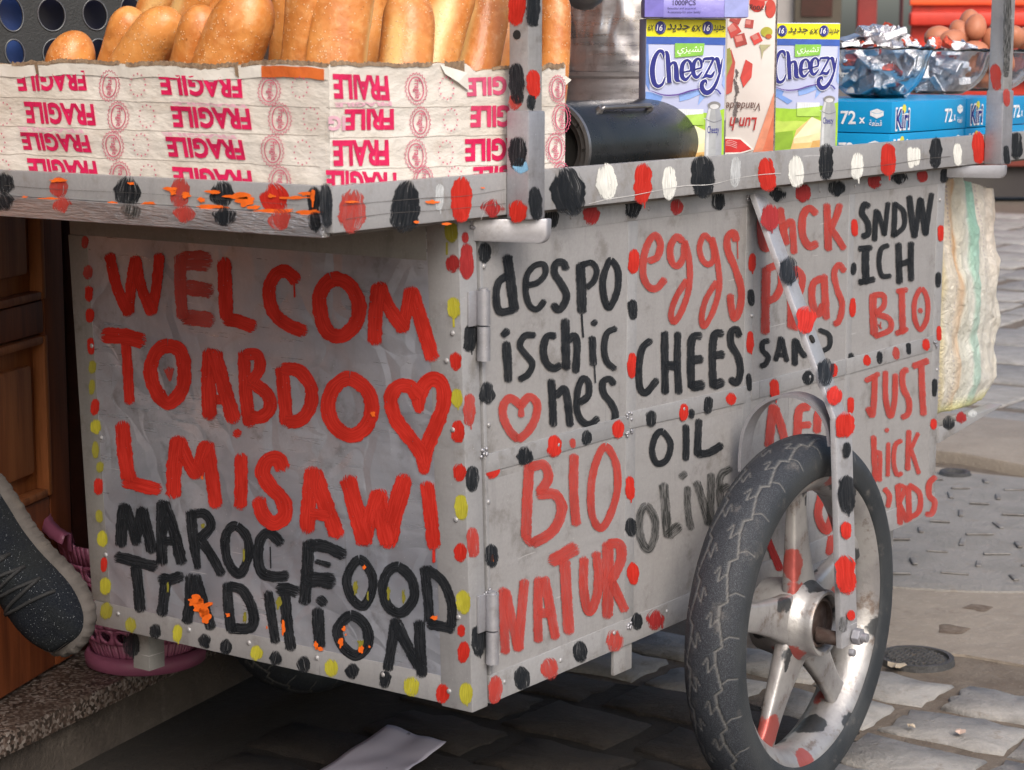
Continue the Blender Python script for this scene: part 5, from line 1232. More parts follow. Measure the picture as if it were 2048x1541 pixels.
# angle 90 deg faces the camera, 0 deg is image right
lv_ = [((150, 61), (150, 135), 84, ('x', -.225), 'short round-ended golden roll, leftmost in the crate', .9, None, ()),
       ((268, 16), (222, 140), 76, ('x', -.21), 'slim loaf with a pale split down its right side, second from the left', .85, math.radians(35), ()),
       ((346, 20), (282, 140), 86, ('x', -.225), 'reddish-brown loaf third from the left, leaning over the slim split one', .85, None, ()),
       ((412, 12), (372, 140), 84, ('x', -.245), 'glossy loaf with a rounded top, fourth from the left', .9, None, ()),
       ((512, -24), (462, 150), 112, ('x', -.23), 'broad smooth loaf just right of the glossy round-topped one', .85, None, ()),
       ((632, -110), (598, 150), 98, ('x', -.21), 'tall seeded loaf above the orange piece of tape', .85, math.radians(15), ()),
       ((703, -90), (686, 150), 106, ('y', .038), 'wide seeded loaf with a pale right flank, just right of the orange tape', .85, math.radians(172), ((math.radians(0), .5),)),
       ((822, -22), (788, 165), 92, ('y', .036), 'pale-bellied loaf with a dusty shoulder above the torn box corner', .85, None, ((math.radians(120), .45),)),
       ((918, -55), (868, 170), 90, ('y', .035), 'pale yellow loaf rising out of the torn notch of the box', .85, None, ((math.radians(95), .6),)),
       ((985, -40), (925, 170), 80, ('y', .05), 'brown-sided loaf with a pale top, just left of the striped post', .85, None, ((math.radians(140), .4),)),
       ((1040, -30), (985, 170), 72, ('y', .065), 'loaf mostly hidden behind the striped post', .85, None, ((math.radians(130), .5),)),
       ((1112, -22), (1092, 150), 52, ('y', .012), 'rusty-brown loaf right of the striped post, rightmost in the crate', .8, None, ()),
       ((352, -90), (308, 60), 62, ('x', -.14), 'pale loaf in the back row above the slim split one', .85, None, ((math.radians(90), .8),)),
       ((420, -60), (355, 60), 76, ('x', -.155), 'sugar-speckled loaf in the back row behind the reddish one', .85, None, ((math.radians(140), .5),)),
       ((490, -60), (440, 90), 70, ('x', -.13), 'dark orange loaf in the back row behind the broad smooth one', .85, None, ()),
       ((578, -60), (560, 90), 60, ('x', -.13), 'brown loaf end in the back row between the broad and the tall seeded loaf', .85, None, ()),
       ((760, -90), (745, 90), 60, ('y', .14), 'brown loaf in the back row between the wide seeded and the dusty one', .85, None, ())]
for k, (tp, bs, wd, pl, lab, fl, cr, pa) in enumerate(lv_): loaf(tp, bs, wd, pl, lab, fl, cr, pa, seed=k)

# ================================================================== GOODS ON THE TRAY
TZ = .9305
def facing(th): t = math.radians(th); return rgt * math.cos(t) + yaw * math.sin(t), -(yaw * math.cos(t) - rgt * math.sin(t))
def carton_box(name, BL, d, n, w_, h, dep, m, parent=None, bev=.0015):
    c = BL + d * w_ / 2 - n * dep / 2 + v3((0, 0, h / 2))
    return mk(name, *obox(c, d * w_ / 2, n * dep / 2, (0, 0, h / 2)), m, parent, bevel=bev)
YEL, NAVY, LAV, DBL, GRN = (.80, .74, .01), (.012, .018, .20), (.56, .60, .80), (.035, .10, .42), (.30, .52, .035)
gloss = mat('glossy_carton', (.44, .48, .69), (.40, .44, .64), 6, .22, 0, .25, 30)
AR1 = "\uFEAA\uFEF3\uFEAA\uFE9F"; AR2 = "\uFEF1\uFEB0\uFEF4\uFEB8\uFE97"; AR1, AR2 = AR1, AR2
def cheese_carton(BL, d, n, label):
    t = thing('cheese_carton', label, 'carton', tuple(BL + d * .06), 'cheese spread cartons standing on the tray')
    w_, h, dep = .118, .242, .048; k = w_ / 853
    carton_box('carton_body', BL, d, n, w_, h, dep, gloss, t)
    def fn(x, y, l): return BL + d * min(max((x - 12) * k, .0006), w_ - .0006) + v3((0, 0, h - min(max((y - 28) * k, .001), h - .001))) + n * (l + .0003)
    P = Print(fn)
    P.poly([(12, 213), (865, 222), (865, 300), (12, 290)], DBL); P.poly([(12, 28), (865, 40), (865, 222), (12, 213)], YEL)
    P.poly([(12, 290), (40, 290), (60, 780), (12, 700)], (.12, .22, .55)); P.poly([(845, 300), (865, 300), (865, 560), (835, 640)], (.25, .33, .66))
    P.poly([(12, 960), (12, 780), (80, 790), (200, 830), (180, 880), (310, 945), (250, 985), (120, 900)], (.16, .30, .68)); P.poly([(370, 810), (585, 760), (640, 790), (480, 860), (380, 885)], (.22, .36, .72)); P.poly([(600, 790), (760, 740), (720, 800), (640, 850), (575, 925)], (.24, .38, .74)); P.poly([(845, 620), (865, 600), (865, 760), (830, 700)], (.28, .40, .74))
    P.poly([(12, 1020), (300, 1040), (500, 1030), (645, 1000), (700, 1010), (865, 960), (865, 1775), (12, 1775)], GRN)
    P.poly([(12, 1160), (200, 1190), (360, 1180), (480, 1190), (360, 1290), (12, 1330)], (.45, .60, .10)); P.poly([(12, 1330), (320, 1300), (330, 1500), (12, 1560)], (.22, .38, .03))
    P.poly([(300, 1500), (360, 1290), (545, 1135), (700, 1200), (750, 1300), (785, 1450), (780, 1775), (250, 1775)], (.70, .48, .20))
    P.poly([(330, 1390), (545, 1135), (690, 1205), (745, 1290), (560, 1345), (380, 1380)], (.70, .72, .48)); P.poly([(330, 1390), (380, 1380), (560, 1345), (745, 1290), (755, 1420), (500, 1440), (330, 1450)], (.74, .62, .36))
    P.rib([(690, 1205, 8), (750, 1280, 22), (775, 1400, 26), (765, 1520, 20)], (.42, .22, .05)); P.poly([(560, 1420), (755, 1400), (760, 1530), (520, 1560)], (.60, .36, .12))
    P.poly([(12, 1560), (320, 1520), (700, 1560), (840, 1540), (865, 1775), (12, 1775)], (.50, .27, .08))
    # milk can
    P.poly([(660, 1060), (690, 960), (680, 905), (820, 905), (810, 960), (835, 1060), (838, 1540), (650, 1540)], (.34, .36, .38)); P.poly([(760, 960), (810, 960), (835, 1060), (838, 1540), (775, 1540), (770, 1060)], (.30, .32, .36)); P.poly([(690, 960), (715, 960), (700, 1060), (695, 1540), (668, 1540), (672, 1060)], (.52, .54, .57))
    P.ell(752, 925, 68, 42, (.20, .20, .21)); P.ell(752, 938, 48, 26, (.55, .56, .58)); P.rib([(662, 1070, 8), (750, 1100, 9), (835, 1075, 8)], (.16, .17, .2)); P.rib([(612, 1010, 7), (630, 1050, 8), (665, 1070, 7)], (.5, .52, .54))
    P.box_text('Cheezy', 680, 1140, 806, 1240, NAVY, .01)
    P.poly([(360, 960), (636, 965), (634, 1010), (620, 1130), (360, 1120)], (.62, .66, .70)); 
    for q in range(12): P.poly([(372 + q * 21, 975), (378 + q * 21 + (q * 7 % 5), 975), (378 + q * 21 + (q * 7 % 5), 1030), (372 + q * 21, 1030)], (.72, .76, .84))
    P.poly([(360, 1035), (640, 1010), (640, 1130), (360, 1125)], (.38, .60, .10))
    P.poly([(320, 282), (635, 282), (622, 405), (320, 430)], (.22, .50, .07)); P.box_text(AR2, 345, 312, 612, 408, (.80, .86, .78), .004, .15)
    for cx_ in (158, 660):
        P.ell(cx_ + 6, 122, 57, 66, NAVY); P.ell(cx_ + 4, 121, 50, 60, (.5, .52, .62)); P.ell(cx_, 121, 50, 62, NAVY); P.box_text('16', cx_ - 38, 90, cx_ + 26, 155, (.8, .8, .8), .012, .18)
    P.box_text('6X', 30, 90, 94, 152, (.03, .03, .03), .012, .2); P.box_text('6X', 496, 94, 600, 158, (.03, .03, .03), .012, .2)
    P.box_text(AR1, 232, 80, 474, 165, (.03, .03, .04), .014, .1); P.box_text(AR1, 726, 90, 850, 168, (.03, .03, .04), .014, .1)
    def ch(f):
        for c_, g_ in ((LAV if f else (.75, .78, .86), 16 if not f else 0), (NAVY, 0)):
            if f and c_ != NAVY: continue
            L = [[(200, 430, 10), (196, 395, 26), (178, 365, 34), (140, 372, 34), (98, 450, 46), (80, 560, 52), (98, 680, 48), (140, 725, 36), (190, 700, 26), (218, 630, 10)],
                 [(212, 365, 12), (235, 385, 34), (246, 470, 46), (256, 600, 46), (264, 692, 46)], [(262, 520, 20), (290, 485, 24), (322, 490, 34), (335, 560, 48), (342, 650, 50), (378, 676, 12)],
                 [(400, 585, 14), (450, 572, 16), (488, 560, 20), (486, 490, 30), (450, 456, 22), (408, 490, 40), (392, 560, 46), (402, 630, 42), (440, 655, 30), (498, 595, 10)],
                 [(515, 560, 14), (560, 545, 16), (600, 530, 20), (598, 470, 28), (566, 440, 22), (528, 475, 38), (514, 545, 44), (526, 610, 40), (560, 632, 30), (612, 575, 10)],
                 [(622, 480, 10), (630, 445, 22), (680, 440, 30), (728, 440, 26), (700, 510, 22), (640, 620, 22)], [(618, 640, 14), (660, 618, 30), (710, 622, 32), (744, 570, 10)],
                 [(738, 450, 12), (770, 445, 40), (788, 520, 34), (800, 600, 22)], [(824, 440, 8), (812, 520, 18), (790, 620, 24), (750, 720, 34), (700, 780, 44), (650, 790, 50), (612, 745, 46), (615, 690, 40), (650, 668, 26), (662, 700, 10)]]
            for q in L: P.rib([(x, y, wd + g_ + (3 if c_ == NAVY else 3)) for x, y, wd in q], c_, step=6)
    ch(False)
    P.rib([(64, 770, 5), (200, 815, 12), (350, 812, 14), (480, 775, 15), (590, 750, 10)], (.09, .04, .26)); P.rib([(745, 755, 8), (780, 768, 14), (814, 808, 16)], (.03, .03, .26))
    P.done(t)
    return t
df, nf = facing(8)
A = W((1292, 36), ('y', .07)); A[2] = TZ; cheese_carton(A, df, nf, 'blue and white cheese spread carton with a yellow top, directly under the purple pack')
df2, nf2 = facing(5)
A2c = W((1681, 42), ('y', .035)); A2c[2] = TZ; cheese_carton(A2c - df2 * .118, df2, nf2, 'blue and white cheese spread carton with a yellow top, beside the foil-filled glass bowl')

# purple packet across the top
d3, n3 = facing(3); B3 = W((1289, 41), ('y', .062)); B3[2] = TZ + .2425
t = thing('purple_packet', 'lilac plastic-wrapped packet printed 1000PCS lying on top of the cheese carton', 'packet', tuple(B3))
lil = mat('lilac_wrap', (.22, .20, .58), (.30, .28, .66), 14, .25, 0, .7, 40)
carton_box('packet_body', B3, d3, n3, .150, .028, .05, lil, t, .004)
P = Print(lambda x, y, l: B3 + d3 * (x / 209 * .150) + v3((0, 0, .028 - y / 39 * .028)) + n3 * (l + .0004))
P.poly([(0, 2), (38, 2), (38, 37), (0, 37)], (.17, .15, .50)); P.poly([(160, 2), (208, 2), (208, 37), (160, 37)], (.30, .34, .66))
P.box_text('1000PCS', 56, 4, 102, 14, (.05, .04, .14), .012); P.box_text('Beautiful and practical', 46, 18, 102, 23, (.06, .05, .16)); P.box_text('A necessity for your family', 46, 25, 112, 31, (.06, .05, .16))
P.done(t)

# tall white tin / carton printed upside down with strawberries
d4, n4 = facing(-9); B4 = W((1450, 300), ('y', .10)); B4[2] = TZ
t = thing('pastry_carton', 'tall white and pink carton printed upside down, between the two blue cheese cartons', 'carton', tuple(B4))
w4, h4 = .0755, .30
cardw = mat('white_gloss_card', (.70, .66, .63), (.62, .56, .53), 8, .35, 0, .2, 40)
carton_box('carton_body', B4, d4, n4, w4, h4, .075, cardw, t, .002)
k4 = w4 / 330; z4 = W((1450, 0), ('y', .10))[2]
# local coords: x 0..330 across, y in the same unit downward from photo row 0
P = Print(lambda x, y, l: (lambda q: v3((q[0], q[1], min(q[2], TZ + h4 - .001))))(B4 + d4 * (min(max(x, 1), 329) * k4) + n4 * (l + .0005) + v3((0, 0, max(TZ + .001, z4 - y * k4) - TZ))))
REDP, PNK, CRM = (.52, .045, .035), (.66, .22, .18), (.66, .58, .52)
P.poly([(0, -60), (330, -60), (330, 40), (180, 20), (0, 60)], (.64, .50, .46)); P.ell(20 + 180, 22, 52, 60, REDP); P.ell(290, 60, 36, 62, (.55, .07, .05)); P.ell(240, -20, 60, 30, (.60, .10, .08))
for x, y, r_, a in ((40, 200, 60, .2), (90, 270, 56, .5), (150, 160, 40, .9), (60, 120, 50, 1.2), (200, 260, 46, .3)):
    P.poly([(x + r_ * math.cos(a + q * PI / 2), y + r_ * math.sin(a + q * PI / 2)) for q in range(4)], (.40 + .1 * (x % 3), .07, .06)); P.poly([(x - 8 + r_ * .6 * math.cos(a + q * PI / 2), y - 10 + r_ * .5 * math.sin(a + q * PI / 2)) for q in range(4)], (.60, .22, .19))
P.ell(268, 215, 40, 34, (.42, .40, .05)); P.ell(282, 245, 22, 16, (.50, .12, .04)); P.poly([(220, 300), (300, 300), (250, 345), (240, 400), (232, 340)], (.44, .42, .25))
P.poly([(0, 380), (30, 330), (60, 420), (40, 620), (0, 640)], (.50, .10, .08)); P.poly([(0, 330), (22, 320), (40, 420), (0, 520)], (.30, .30, .08))
P.poly([(130, 400), (178, 430), (172, 520), (118, 590), (96, 520)], (.58, .07, .06)); P.poly([(210, 980), (330, 620), (330, 1060), (180, 1060)], (.66, .26, .16)); P.poly([(270, 980), (330, 760), (330, 1060), (240, 1060)], (.62, .17, .09))
for q in range(16): P.poly([(60 + rs.uniform(-14, 18), 470 + q * 22), (66 + rs.uniform(-10, 18), 462 + q * 22), (80 + rs.uniform(-12, 14), 492 + q * 22), (64 + rs.uniform(-8, 10), 500 + q * 22)], (.14, .12, .12))
P.box_text('1700g', 150, 30, 262, 68, (.04, .03, .03), .006, 0, True)
P.box_text('Viande de', -10 + 10, 690, 235, 745, (.10, .03, .02), .0, .25, True); P.box_text('Lun h', 30, 790, 215, 880, (.42, .03, .03), .012, .25, True)
P.poly([(0, 925), (110, 930), (200, 1010), (110, 1040), (0, 1045)], (.8, .78, .74)); P.poly([(0, 938), (104, 942), (182, 1008), (106, 1030), (0, 1032)], (.60, .04, .04))
for q in range(4): P.rib([(6, 955 + q * 9, 3), (40, 950 + q * 12, 3), (82, 965 + q * 12, 3)], (.72, .5, .5))
P.done(t)
# seam of the pack on its right
mk('corner_seam', *box(tuple(np.array([0, 0, 0.])), (1, 1, 1)), M['dark'], t) if False else None
V = []
for zz in (TZ + .002, TZ + h4 - .002):
    for a, b_ in ((.0004, .0006), (.0022, .0012), (.0030, -.004)): V.append(B4 + d4 * (w4 + a - .001) + n4 * b_ + v3((0, 0, zz - TZ)))
mk('corner_seam', V, [(0, 1, 4, 3), (1, 2, 5, 4)], mat('seam_dark', (.09, .07, .07), (.3, .27, .25), 200, .6), t)

# black cylinder lying on its side
cy_ = .075; c0 = W((1102, 262), ('y', cy_)); c1 = W((1352, 255), ('y', cy_)); r0 = .064; zc = TZ + r0
bk = mat('satin_black_enamel', (.012, .014, .016), (.020, .022, .024), 20, .30, 0, .12, 200, rv=.05)
greym = mat('worn_steel_rim', (.30, .29, .29), (.20, .19, .19), 30, .35, .8, .2, 90)
t = thing('black_cylinder', 'black enamelled metal cylinder with a wire handle lying beside the bread box', 'cylinder', (c0[0], cy_, TZ))
X0, X1 = c0[0], c1[0] - .005
V, F = lathe([(r0 - .001, 0), (r0, .004), (r0, X1 - X0 - .012), (r0 - .004, X1 - X0 - .003), (r0 - .012, X1 - X0), (0, X1 - X0)], (X0, cy_, zc), (1, 0, 0), 64); mk('shell', V, F, bk, t, smooth=True, auto=.9)
V, F = lathe([(r0 - .0005, .003), (r0 + .0015, .001), (r0 + .001, -.004), (r0 - .004, -.005), (r0 - .006, -.001), (r0 - .014, -.001), (r0 - .016, .004), (r0 - .024, .006), (r0 - .025, .02)], (X0, cy_, zc), (1, 0, 0), 64); mk('end_ring', V, F, greym, t, smooth=True, auto=.6)
for q in range(10):
    a = q * PI / 5; c_ = v3((X0 - .0012, cy_ + (r0 - .010) * math.cos(a), zc + (r0 - .010) * math.sin(a))); mk('rim_screw', *cyl(c_, c_ - [.0012, 0, 0], .002, n=8), M['dark'], t)
mk('end_recess', *cyl((X0 + .018, cy_, zc), (X0 + .019, cy_, zc), r0 - .02, n=32), M['dark'], t)
ha = math.radians(38); hc = v3((0, cy_ - (r0 + .006) * math.sin(ha) * 1, zc + (r0 + .006) * math.cos(ha))); hb = v3((0, cy_ - r0 * .97 * math.sin(ha), zc + r0 * .97 * math.cos(ha)))
hx0, hx1 = W((1203, 214), ('y', hc[1]))[0], W((1303, 214), ('y', hc[1]))[0]
mk('handle', *join(tube([v3((hx0, hb[1], hb[2])), v3((hx0 + .004, hc[1], hc[2])), v3((hx1 - .004, hc[1], hc[2])), v3((hx1, hb[1], hb[2]))], .0035, 10), cyl(v3((hx0, hb[1], hb[2])) , v3((hx0, hc[1], hc[2])), .006, .0045, 12), cyl(v3((hx1, hb[1], hb[2])), v3((hx1, hc[1], hc[2])), .006, .0045, 12)), greym, t, smooth=True, auto=.8)

# aluminium pot
pc = W((1262, 150), ('y', .36)); pd = dist(pc); R_ = 136 * pd / F_PX; zs = W((1200, 143), ('y', .36))[2] 
t = thing('stock_pot', 'large dented aluminium cooking pot standing behind the black cylinder', 'pot', (pc[0], pc[1], TZ))
V, F = lathe([(0, 0), (R_ * .95, 0), (R_ * .99, .012), (R_ * .97, .028), (R_ * .985, .06), (R_ * .99, zs - TZ - .012), (R_ * 1.025, zs - TZ - .008), (R_ * 1.03, zs - TZ - .001)], (pc[0], pc[1], TZ), (0, 0, 1), 96); mk('pot_base', V, F, metal_sheet('worn_aluminium', (.60, .57, .58), .34, .8, .5, 0, (.16, .13, .12)), t, smooth=True, auto=.7)
V, F = [], []; nu, nv = 120, 50
for i in range(nu):
    a = 2 * PI * i / nu
    for j in range(nv + 1):
        z = zs - .0005 + .30 * j / nv; e = min(1, j / 5)
        r = R_ * (.985 + .015 * min(1, j / 3)) + e * (.006 * noise.noise(Vector((math.cos(a) * 4, math.sin(a) * 4, z * 16))) + .003 * noise.noise(Vector((math.cos(a) * 11, math.sin(a) * 11, z * 30))))
        V.append((pc[0] + r * math.cos(a), pc[1] + r * math.sin(a), z))
w_ = nv + 1
for i in range(nu):
    for j in range(nv): F.append((i * w_ + j, ((i + 1) % nu) * w_ + j, ((i + 1) % nu) * w_ + j + 1, i * w_ + j + 1))
F.append(tuple(i * w_ + nv for i in range(nu)))
mk('pot_body', V, F, M['alu'], t, smooth=True, auto=.9)
hq = W((1168, -18), ('y', pc[1] - R_ * .95))
V, F = lathe([(.0001, -.030), (.020, -.027), (.040, -.017), (.052, 0), (.050, .02), (.0001, .03)], hq, (0, 0, 1), 30); V = [(hq[0] + (x - hq[0]) * 1.0, hq[1] + (y - hq[1]) * .5, z) for x, y, z in V]
mk('lid_handle', V, F, mat('dull_dark_metal', (.16, .15, .15), (.10, .09, .09), 14, .35, .7, .2, 40), t, smooth=True)

# turquoise-blue cartons
BLU = (.004, .30, .62)
bluec = mat('sky_blue_carton', BLU, (.004, .26, .55), 5, .38, 0, .15, 40)
def blue_carton(x, y, z, label, grp='blue cartons stacked on the tray'):
    L, D_, H = .318, .135, .0535
    t = thing('blue_carton', label, 'carton', (x, y, z), grp)
    mk('carton_body', *box((x, y, z), (x + L, y + D_, z + H)), bluec, t, bevel=.0012)
    WH = (.82, .84, .86)
    def icon(P, x0, y0, x1, y1):
        w_, h = x1 - x0, y1 - y0
        P.poly([(x0 + w_ * .5, y0), (x1, y0 + h * .25), (x1, y0 + h * .7), (x0 + w_ * .5, y1), (x0, y0 + h * .7), (x0, y0 + h * .25)], WH)
        P.rib([(x0, y0 + h * .27), (x0 + w_ * .5, y0 + h * .52), (x1, y0 + h * .27)], (.45, .62, .74), step=.5, wd=h * .07)
    P = Print(lambda u, v, l: v3((x + u * L, y - l - .0002, z + H * (1 - v))))
    P.text('Kiri', [(.045, .18), (.235, .15), (.235, .93), (.045, .95)], WH, .06); P.ell(.155, .23, .026, .14, (.80, .70, .08)); P.text('Kiri', [(.055, .24), (.225, .22), (.225, .86), (.055, .88)], NAVY, .022)
    P.text('72', [(.70, .30), (.81, .29), (.81, .76), (.70, .78)], WH, .02); P.text('x', [(.825, .52), (.855, .51), (.855, .72), (.825, .73)], WH, .02)
    icon(P, .875, .18, .955, .50); P.text("\uFE94\uFECC\uFEC4\uFED7", [(.88, .60), (.95, .60), (.95, .80), (.88, .80)], WH, .01)
    P.done(t)
    P = Print(lambda u, v, l: v3((x - l - .0002, y + D_ * (1 - u), z + H * (1 - v))))
    P.text('72', [(.28, .31), (.50, .30), (.50, .74), (.28, .75)], WH, .02); P.text('x', [(.545, .52), (.63, .51), (.63, .70), (.545, .71)], WH, .02)
    icon(P, .70, .22, .89, .54); P.text("\uFE94\uFECC\uFEC4\uFED7", [(.69, .58), (.87, .58), (.87, .78), (.69, .78)], WH, .01)
    P.done(t)
    # thumb cut-out
    V = [(x - .0007, y + D_ * (1 - u), z + .0005 + .010 * v) for u, v in [(.02 + .13 * q / 12, math.sin(PI * q / 12)) for q in range(13)]]
    mk('thumb_notch', V, [tuple(range(13))], M['dark'], t)
    return t
KX = 1.263
blue_carton(KX, .032, TZ + .001, 'sky blue carton printed 72x, lower one of the front left stack')
blue_carton(KX + .332, .034, TZ + .001, 'sky blue carton printed 72x, lower one beneath the egg bowl by the right post')
blue_carton(KX + .003, .031, TZ + .056, 'sky blue carton printed 72x, upper one just under the two foil-filled bowls')
blue_carton(KX + .333, .033, TZ + .056, 'sky blue carton printed 72x, upper one beneath the egg bowl by the right post')
for a in (0, .332): 
    for z in (.001, .056):
        t = thing('blue_carton', 'sky blue carton in the hidden back row under the glass bowls', 'carton', (KX + a, .18, TZ + z), 'blue cartons in the back row')
        mk('carton_body', *box((KX + a, .18, TZ + z), (KX + a + .318, .315, TZ + z + .0535)), bluec, t, bevel=.0012)

# glass bowls
gm, nt, b = newmat('clear_pressed_glass'); b.inputs['Transmission Weight'].default_value = 1; b.inputs['Roughness'].default_value = .03; b.inputs['IOR'].default_value = 1.45; b.inputs['Base Color'].default_value = (.95, .97, .98, 1)
BZ = TZ + .110
def bowl(c, R, H, label):
    t = thing('glass_bowl', label, 'bowl', tuple(c), 'clear glass bowls on the blue cartons')
    po = [(0, 0), (.40, 0), (.47, .03), (.62, .14), (.77, .34), (.86, .58), (.91, .80), (1.0, 1.0)]
    pi_ = [(.985, 1.0), (.885, .80), (.83, .58), (.74, .36), (.59, .17), (.42, .06), (0, .05)]
    n = 96; V, F = [], []; pr = catmull([(r * 100, h * 100, 0) for r, h in po], 6) + catmull([(r * 100, h * 100, 0) for r, h in pi_], 6)
    for q in pr:
        r, h = q[0] / 100 * R, q[1] / 100 * H
        for k in range(n):
            a = 2 * PI * k / n; rr = r * (1 + .012 * math.cos(a * 24) * max(0, h / H - .25))
            V.append((c[0] + rr * math.cos(a), c[1] + rr * math.sin(a), c[2] + h + (.002 * math.cos(a * 12) if h > .98 * H else 0)))
    for i in range(len(pr) - 1):
        for k in range(n): F.append((i * n + k, i * n + (k + 1) % n, (i + 1) * n + (k + 1) % n, (i + 1) * n + k))
    mk('glass', V, F, gm, t, smooth=True)
    return t
def bpos(px, py): return W((px, py), ('z', BZ))
b1c = bpos(1752, 196); b1c = b1c + yaw * 0; b2c = bpos(1872, 188); b3c = bpos(1962, 182)
R1, R2, R3 = 111 * dist(b1c) / F_PX, 113 * dist(b2c) / F_PX, 112 * dist(b3c) / F_PX
bowl(b1c, R1, .094, 'clear glass bowl heaped with foil-wrapped cheese, nearest the cheese carton')
bowl(b2c, R2, .091, 'clear glass bowl of foil-wrapped cheese in front of the eggs')
bowl(b3c, R3, .090, 'clear glass bowl full of brown eggs beside the right post')
fm, nt, b = newmat('crumpled_foil'); v = coords(nt, 1)
oi = nt.nodes.new('ShaderNodeObjectInfo'); rd = math_(nt, 'GREATER_THAN', oi.outputs['Random'], .72)
msk = math_(nt, 'MULTIPLY', rd, mapr(nt, noi(nt, v, 40, 2), .5, .54))
nt.links.new(mixc(nt, msk, (.78, .77, .79), (.55, .10, .06)), b.inputs['Base Color']); b.inputs['Metallic'].default_value = .9; b.inputs['Roughness'].default_value = .24
bump(nt, b, noi(nt, v, 150, 5, .7, .6), .9, .003)
fmesh = []
for q in range(5):
    bm = bmesh.new(); bmesh.ops.create_cube(bm, size=1); bmesh.ops.scale(bm, vec=(.040, .026, .014), verts=bm.verts)
    bmesh.ops.bevel(bm, geom=list(bm.edges), offset=.0015, segments=1, affect='EDGES'); bmesh.ops.subdivide_edges(bm, edges=list(bm.edges), cuts=2, use_grid_fill=True)
    for v_ in bm.verts:
        nn = noise.noise_vector(v_.co * 90 + Vector((q * 7, 0, 0))); v_.co += nn * .0016; v_.co.x *= 1 + .1 * noise.noise(v_.co * 40)
    me = bpy.data.meshes.new('cheese_portion'); bm.to_mesh(me); bm.free(); me.materials.append(fm); fmesh.append(me)
def pile(c, R, H, n, hmax, label, grp, sd, mn=.021):
    r = random.Random(sd); P_ = []; tries = 0
    while len(P_) < n and tries < 6000:
        tries += 1; z = .012 + (H + hmax - .012) * r.random(); lim = R * (.45 + .38 * min(1, z / H)) - .010 if z < H else (R - .028) * max(0, 1 - (z - H) / (hmax + .012))
        a = r.uniform(0, 2 * PI); rr = lim * math.sqrt(r.random()); q = np.array([rr * math.cos(a), rr * math.sin(a), z])
        if all(np.linalg.norm((q - w_) * [1, 1, 1.35]) > mn for w_ in P_): P_.append(q)
    for q in P_:
        o = bpy.data.objects.new('cheese_portion', r.choice(fmesh)); link(o, None, c + q); tag(o, label, 'cheese', grp)
        o.rotation_euler = (r.gauss(0, .55), r.gauss(0, .5), r.uniform(0, 6.3)); o.scale = (r.uniform(.85, 1.15),) * 3
pile(b1c, R1, .090, 62, .034, 'foil-wrapped cheese portion heaped in the glass bowl nearest the cheese carton', 'foil portions in the near bowl', 4)
pile(b2c, R2, .088, 46, .012, 'foil-wrapped cheese portion in the glass bowl in front of the eggs', 'foil portions in the middle bowl', 6)
# eggs
eggm = mat('brown_eggshell', (.50, .20, .115), (.44, .165, .09), 40, .45, 0, .25, 500, spec=.35)
V, F = [], []; nu, nv = 26, 32
for i in range(nu + 1):
    t_ = PI * i / nu
    for j in range(nv):
        a = 2 * PI * j / nv; r = .0245 * math.sin(t_) * (1 + .10 * math.cos(t_)); V.append((r * math.cos(a), r * math.sin(a), -.0310 * math.cos(t_)))
for i in range(nu):
    for j in range(nv): F.append((i * nv + j, i * nv + (j + 1) % nv, (i + 1) * nv + (j + 1) % nv, (i + 1) * nv + j))
em = bpy.data.meshes.new('egg'); em.from_pydata(V, [], F); em.materials.append(eggm); em.polygons.foreach_set('use_smooth', [True] * len(F))
eg = [((1876, 74), -.012, 'brown egg at the left edge of the heap, behind the front one'), ((1904, 82), -.045, 'front left brown egg, lying nearest over the rim of the bowl'), ((1920, 66), .0, 'brown egg in the middle, between the front left egg and the topmost one'),
      ((1951, 55), -.018, 'topmost large brown egg of the heap, left of the post'), ((1940, 46), .035, 'brown egg peeping out behind the topmost one'), ((1950, 104), -.060, 'brown egg lowest against the glass rim, under the topmost egg'),
      ((1985, 82), -.02, 'brown egg mostly hidden behind the right post'), ((2028, 74), -.015, 'brown egg just right of the right post'), ((2052, 78), .01, 'brown egg cut by the right edge of the picture'), ((2000, 60), .03, 'brown egg behind the right post, in the back')]
er = random.Random(2)
for px, dd_, lab in eg:
    t_ = (b3c - CAM) @ yaw; d = RM @ np.array([px[0] - CX, CY - px[1], -F_PX]); q = CAM + d * ((t_ + dd_) / (d @ yaw))
    o = bpy.data.objects.new('egg', em); link(o, None, q); tag(o, lab, 'egg', 'brown eggs in the glass bowl'); o.rotation_euler = (er.uniform(-1.2, 1.2), er.uniform(-1, 1), er.uniform(0, 6))
P_ = []
for q in range(400):
    a = er.uniform(0, 6.28); z = er.uniform(.026, .07); rr = er.uniform(0, R3 * .72 * (.55 + .45 * z / .09) - .012); p_ = np.array([rr * math.cos(a), rr * math.sin(a), z])
    if all(np.linalg.norm(p_ - w_) > .044 for w_ in P_): P_.append(p_)
for p_ in P_:
    o = bpy.data.objects.new('egg', em); link(o, None, b3c + p_); tag(o, 'brown egg buried under the others inside the glass bowl', 'egg', 'brown eggs buried in the glass bowl'); o.rotation_euler = (er.uniform(-1.2, 1.2), er.uniform(-1, 1), er.uniform(0, 6))

